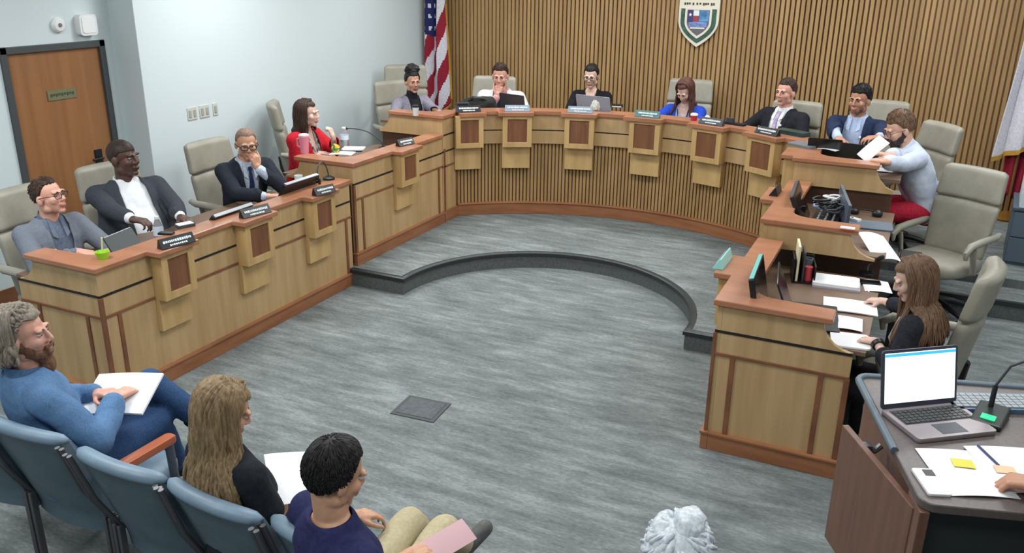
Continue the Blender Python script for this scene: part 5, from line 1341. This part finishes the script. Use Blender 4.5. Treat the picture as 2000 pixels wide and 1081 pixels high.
# cabinet and white box at the right
o = empty('supply_cabinet', (1.12, 8.63, T2), radians(-4)); tag(o, 'low blue grey cabinet at the right edge under the white box', 'cabinet')
CAB = mat('blue grey laminate', (88, 102, 116), .5)
mb = MB(); mb.box(-.25, .25, -.3, .3, .0, .485); b = mb.build('carcass', CAB, o, 0, bevel=.004)
for k in (0, 1): 
    mb = MB(); mb.box(-.24, .24, -.318, -.3, .03+.225*k, .245+.225*k); d = mb.build('drawer', CAB, o, 0, bevel=.003)
    mb = MB(); mb.box(-.06, .06, -.33, -.318, .14+.225*k, .155+.225*k); mb.build('handle', DGREY, d, 0)
mb = MB(); mb.box(-.26, .26, -.32, .31, .485, .51); mb.build('top', mat('slate top', (72, 84, 98), .5), o, 0, bevel=.003)
o = empty('storage_box', (1.09, 8.58, T2+.512), radians(-4)); tag(o, 'white cardboard file box on the blue grey cabinet', 'box')
mb = MB(); mb.box(-.19, .19, -.26, .26, 0, .36); mb.build('carton', mat('white card', (206, 218, 224), .7), o, 0, bevel=.004)
mb = MB(); mb.box(-.2, .2, -.27, .27, .33, .40); mb.build('lid', mat('white card', (206, 218, 224), .7), o, 0, bevel=.004)
mb = MB(); mb.box(-.10, .12, -.262, -.259, .06, .2); mb.build('printed_panel', mat('pale blue print', (160, 178, 192), .7), o, 0)
# ------------------------------------------------------------------ lectern
LZ = 1.15; NL = V((.182, 2.486, 0)); LA = radians(17)
le = empty('lectern', NL, LA); tag(le, 'brown lectern with a grey rimmed top at the bottom right', 'lectern')
LBR = mat('brown laminate', (116, 82, 66), .45, (104, 72, 58), (30, 30, 3), 5); LTOP = mat('grey brown laminate top', (98, 88, 84), .4, (88, 78, 76), (60, 60, 60), 3); LRIM = mat('slate rubber rim', (92, 106, 116), .45); LDK = mat('dark lectern front', (40, 46, 46), .6)
LW, LD = .85, .86
pl = [(x+LW/2, y+LD/2) for x, y in rrect2(LW, LD, .05, 5)]
mb = MB(); mb.prism([(x, y, LZ-.03) for x, y in pl], (0, 0, .03)); mb.build('top', LTOP, le, 30, bevel=.004)
mb = MB(); mb.box(.03, LW-.03, .10, LD-.05, .05, LZ-.03); mb.build('body', LBR, le, 0, bevel=.004)
mb = MB(); mb.box(.05, LW-.05, .08, .1, .1, LZ-.06); mb.build('open_back', LDK, le, 0)
for q in (0, LW-.03): mb = MB(); mb.box(q, q+.03, .0, .12, .0, LZ-.03); mb.build('corner_post', LBR, le, 0, bevel=.003)
mb = MB(); rim = [V((x, y, LZ)) for x, y in pl if y > LD*.5]; rim = sorted(rim, key=lambda v: atan2(v.y-LD*.4, v.x-LW/2)); mb.tube([V((LW, LD*.35, LZ))]+rim+[V((0, LD*.35, LZ))], .014, 8); mb.build('rim', LRIM, le, 60)
mb = MB(); mb.box(.0, LW, .0, LD, 0.0, .05); mb.build('plinth', LDK, le, 0)
# side leaf
a = at(1645, 830, 1.10); b = at(1783, 994, 1.10); a = V((a.x, a.y, 0)); b = V((b.x, b.y, 0)); d = (b-a).normalized(); n = V((d.y, -d.x, 0))
inv = M.Rotation(-LA, 3, 'Z'); tl = lambda p: inv @ (V(p)-NL)
nn = n*.024 if n.x > 0 else n*-.024
mb = MB(); pts = []
for z in (.62, 1.10): pts += [tl(a+V((0, 0, z))), tl(b+V((0, 0, z))), tl(b+nn+V((0, 0, z))), tl(a+nn+V((0, 0, z)))]
mb.hexa(pts); lf = mb.build('side_leaf', LBR, le, 0, bevel=.003)
for t in (.22, .86):
    p = a+(b-a).length*t*d+nn; q = tl(p+V((0, 0, 1.06))); mb = MB(); e = inv @ (nn.normalized())
    mb.tube([q, q+e*.05, q+e*.07+V((0, 0, .02))], .012, 8); mb.obox(q+e*.02, I3, (.03, .03, .05)); mb.build('bracket', STEEL, lf, 40)
# things on it
Lp = lambda px, py: P0(px, py, LZ)
lp = laptop(V((.155, 3.115, LZ+.001)), -52.5, 'open silver laptop with a bright white screen on the lectern', .305, .212, 103, mat('dark laptop lid', (58, 60, 74), .4), SCREEN, mat('warm grey aluminium', (150, 140, 142), .4, metal=.4))
slab(Lp(1818, 945), 112, (.145, .07, .009), WPLAST, 'white phone on the near left corner of the lectern', 'phone', 'mobile_phone', [('camera_block', (.03, .062, -.025, .005, .0088, .011), BLACK)])
sheet(Lp(1885, 925)+V((0, 0, .001)), 22, .21, .27, 'white page with a yellow note on the lectern', group='pages on the lectern')
o = sheet(Lp(1880, 911)+V((0, 0, .009)), 14, .065, .05, 'yellow sticky note on the white page', 'note', 'sticky_note', mat('yellow note', (226, 214, 92), .8), .001)
sheet(Lp(1985, 920)+V((0, 0, .003)), 24, .21, .27, 'white page with an orange note under the hand at the lectern', group='pages on the lectern')
o = sheet(Lp(1962, 924)+V((0, 0, .010)), 14, .06, .045, 'pale orange sticky note on the page at the lectern edge', 'note', 'sticky_note', mat('orange note', (236, 196, 160), .8), .001)
mb = MB(); q = Lp(1930, 895); mb.cap(q+V((-.03, .05, .011)), q+V((.025, -.055, .011)), .004, .004, 8); tag(mb.build('pen', mat('navy pen', (60, 64, 110), .4)), 'dark blue pen between the two white pages', 'pen')
o = empty('keyboard', Lp(1962, 793), radians(24)); tag(o, 'pale grey computer keyboard behind the laptop on the lectern', 'keyboard')
mb = MB(); mb.rrect((0, 0, .009), I3, .42, .13, .018, .015); b = mb.build('case', mat('blue grey case', (92, 116, 140), .4), o, 40)
mb = MB()
for r_ in range(5):
    for c_ in range(16): mb.box(-.198+.0248*c_, -.198+.0248*c_+.0215, -.053+.021*r_, -.053+.021*r_+.018, .017, .023)
mb.build('keys', mat('pale keys', (150, 156, 160), .5), b, 0)
o = empty('conference_microphone', Lp(1932, 822), radians(-15)); tag(o, 'black microphone base with a lit green display on the lectern', 'microphone')
mb = MB(); mb.prism([(-.05, -.07, 0), (-.05, -.07, .02), (-.05, .06, .045), (-.05, .075, 0)], (.1, 0, 0)); b = mb.build('body', mat('dark green black plastic', (28, 36, 34), .4), o, 0, bevel=.006)
m3 = M((V((1, 0, 0)), V((0, .982, .189)), V((0, -.189, .982)))).transposed()
mb = MB(); mb.obox((0, -.035, .0285), m3, (.045, .028, .002)); mb.build('display', GREEN_LED, b, 0)
pp = [V((-.01, .035, .04)), V((-.01, .04, .12)), V((.02, .05, .2)), V((.1, .07, .26)), V((.25, .1, .28))]
mb = MB(); mb.tube(pp[:2], .009, 8); mb.build('stem', BLACK, o, 60)
mb = MB(); mb.tube(pp[1:], .005, 8); mb.build('gooseneck', DGREY, o, 60)
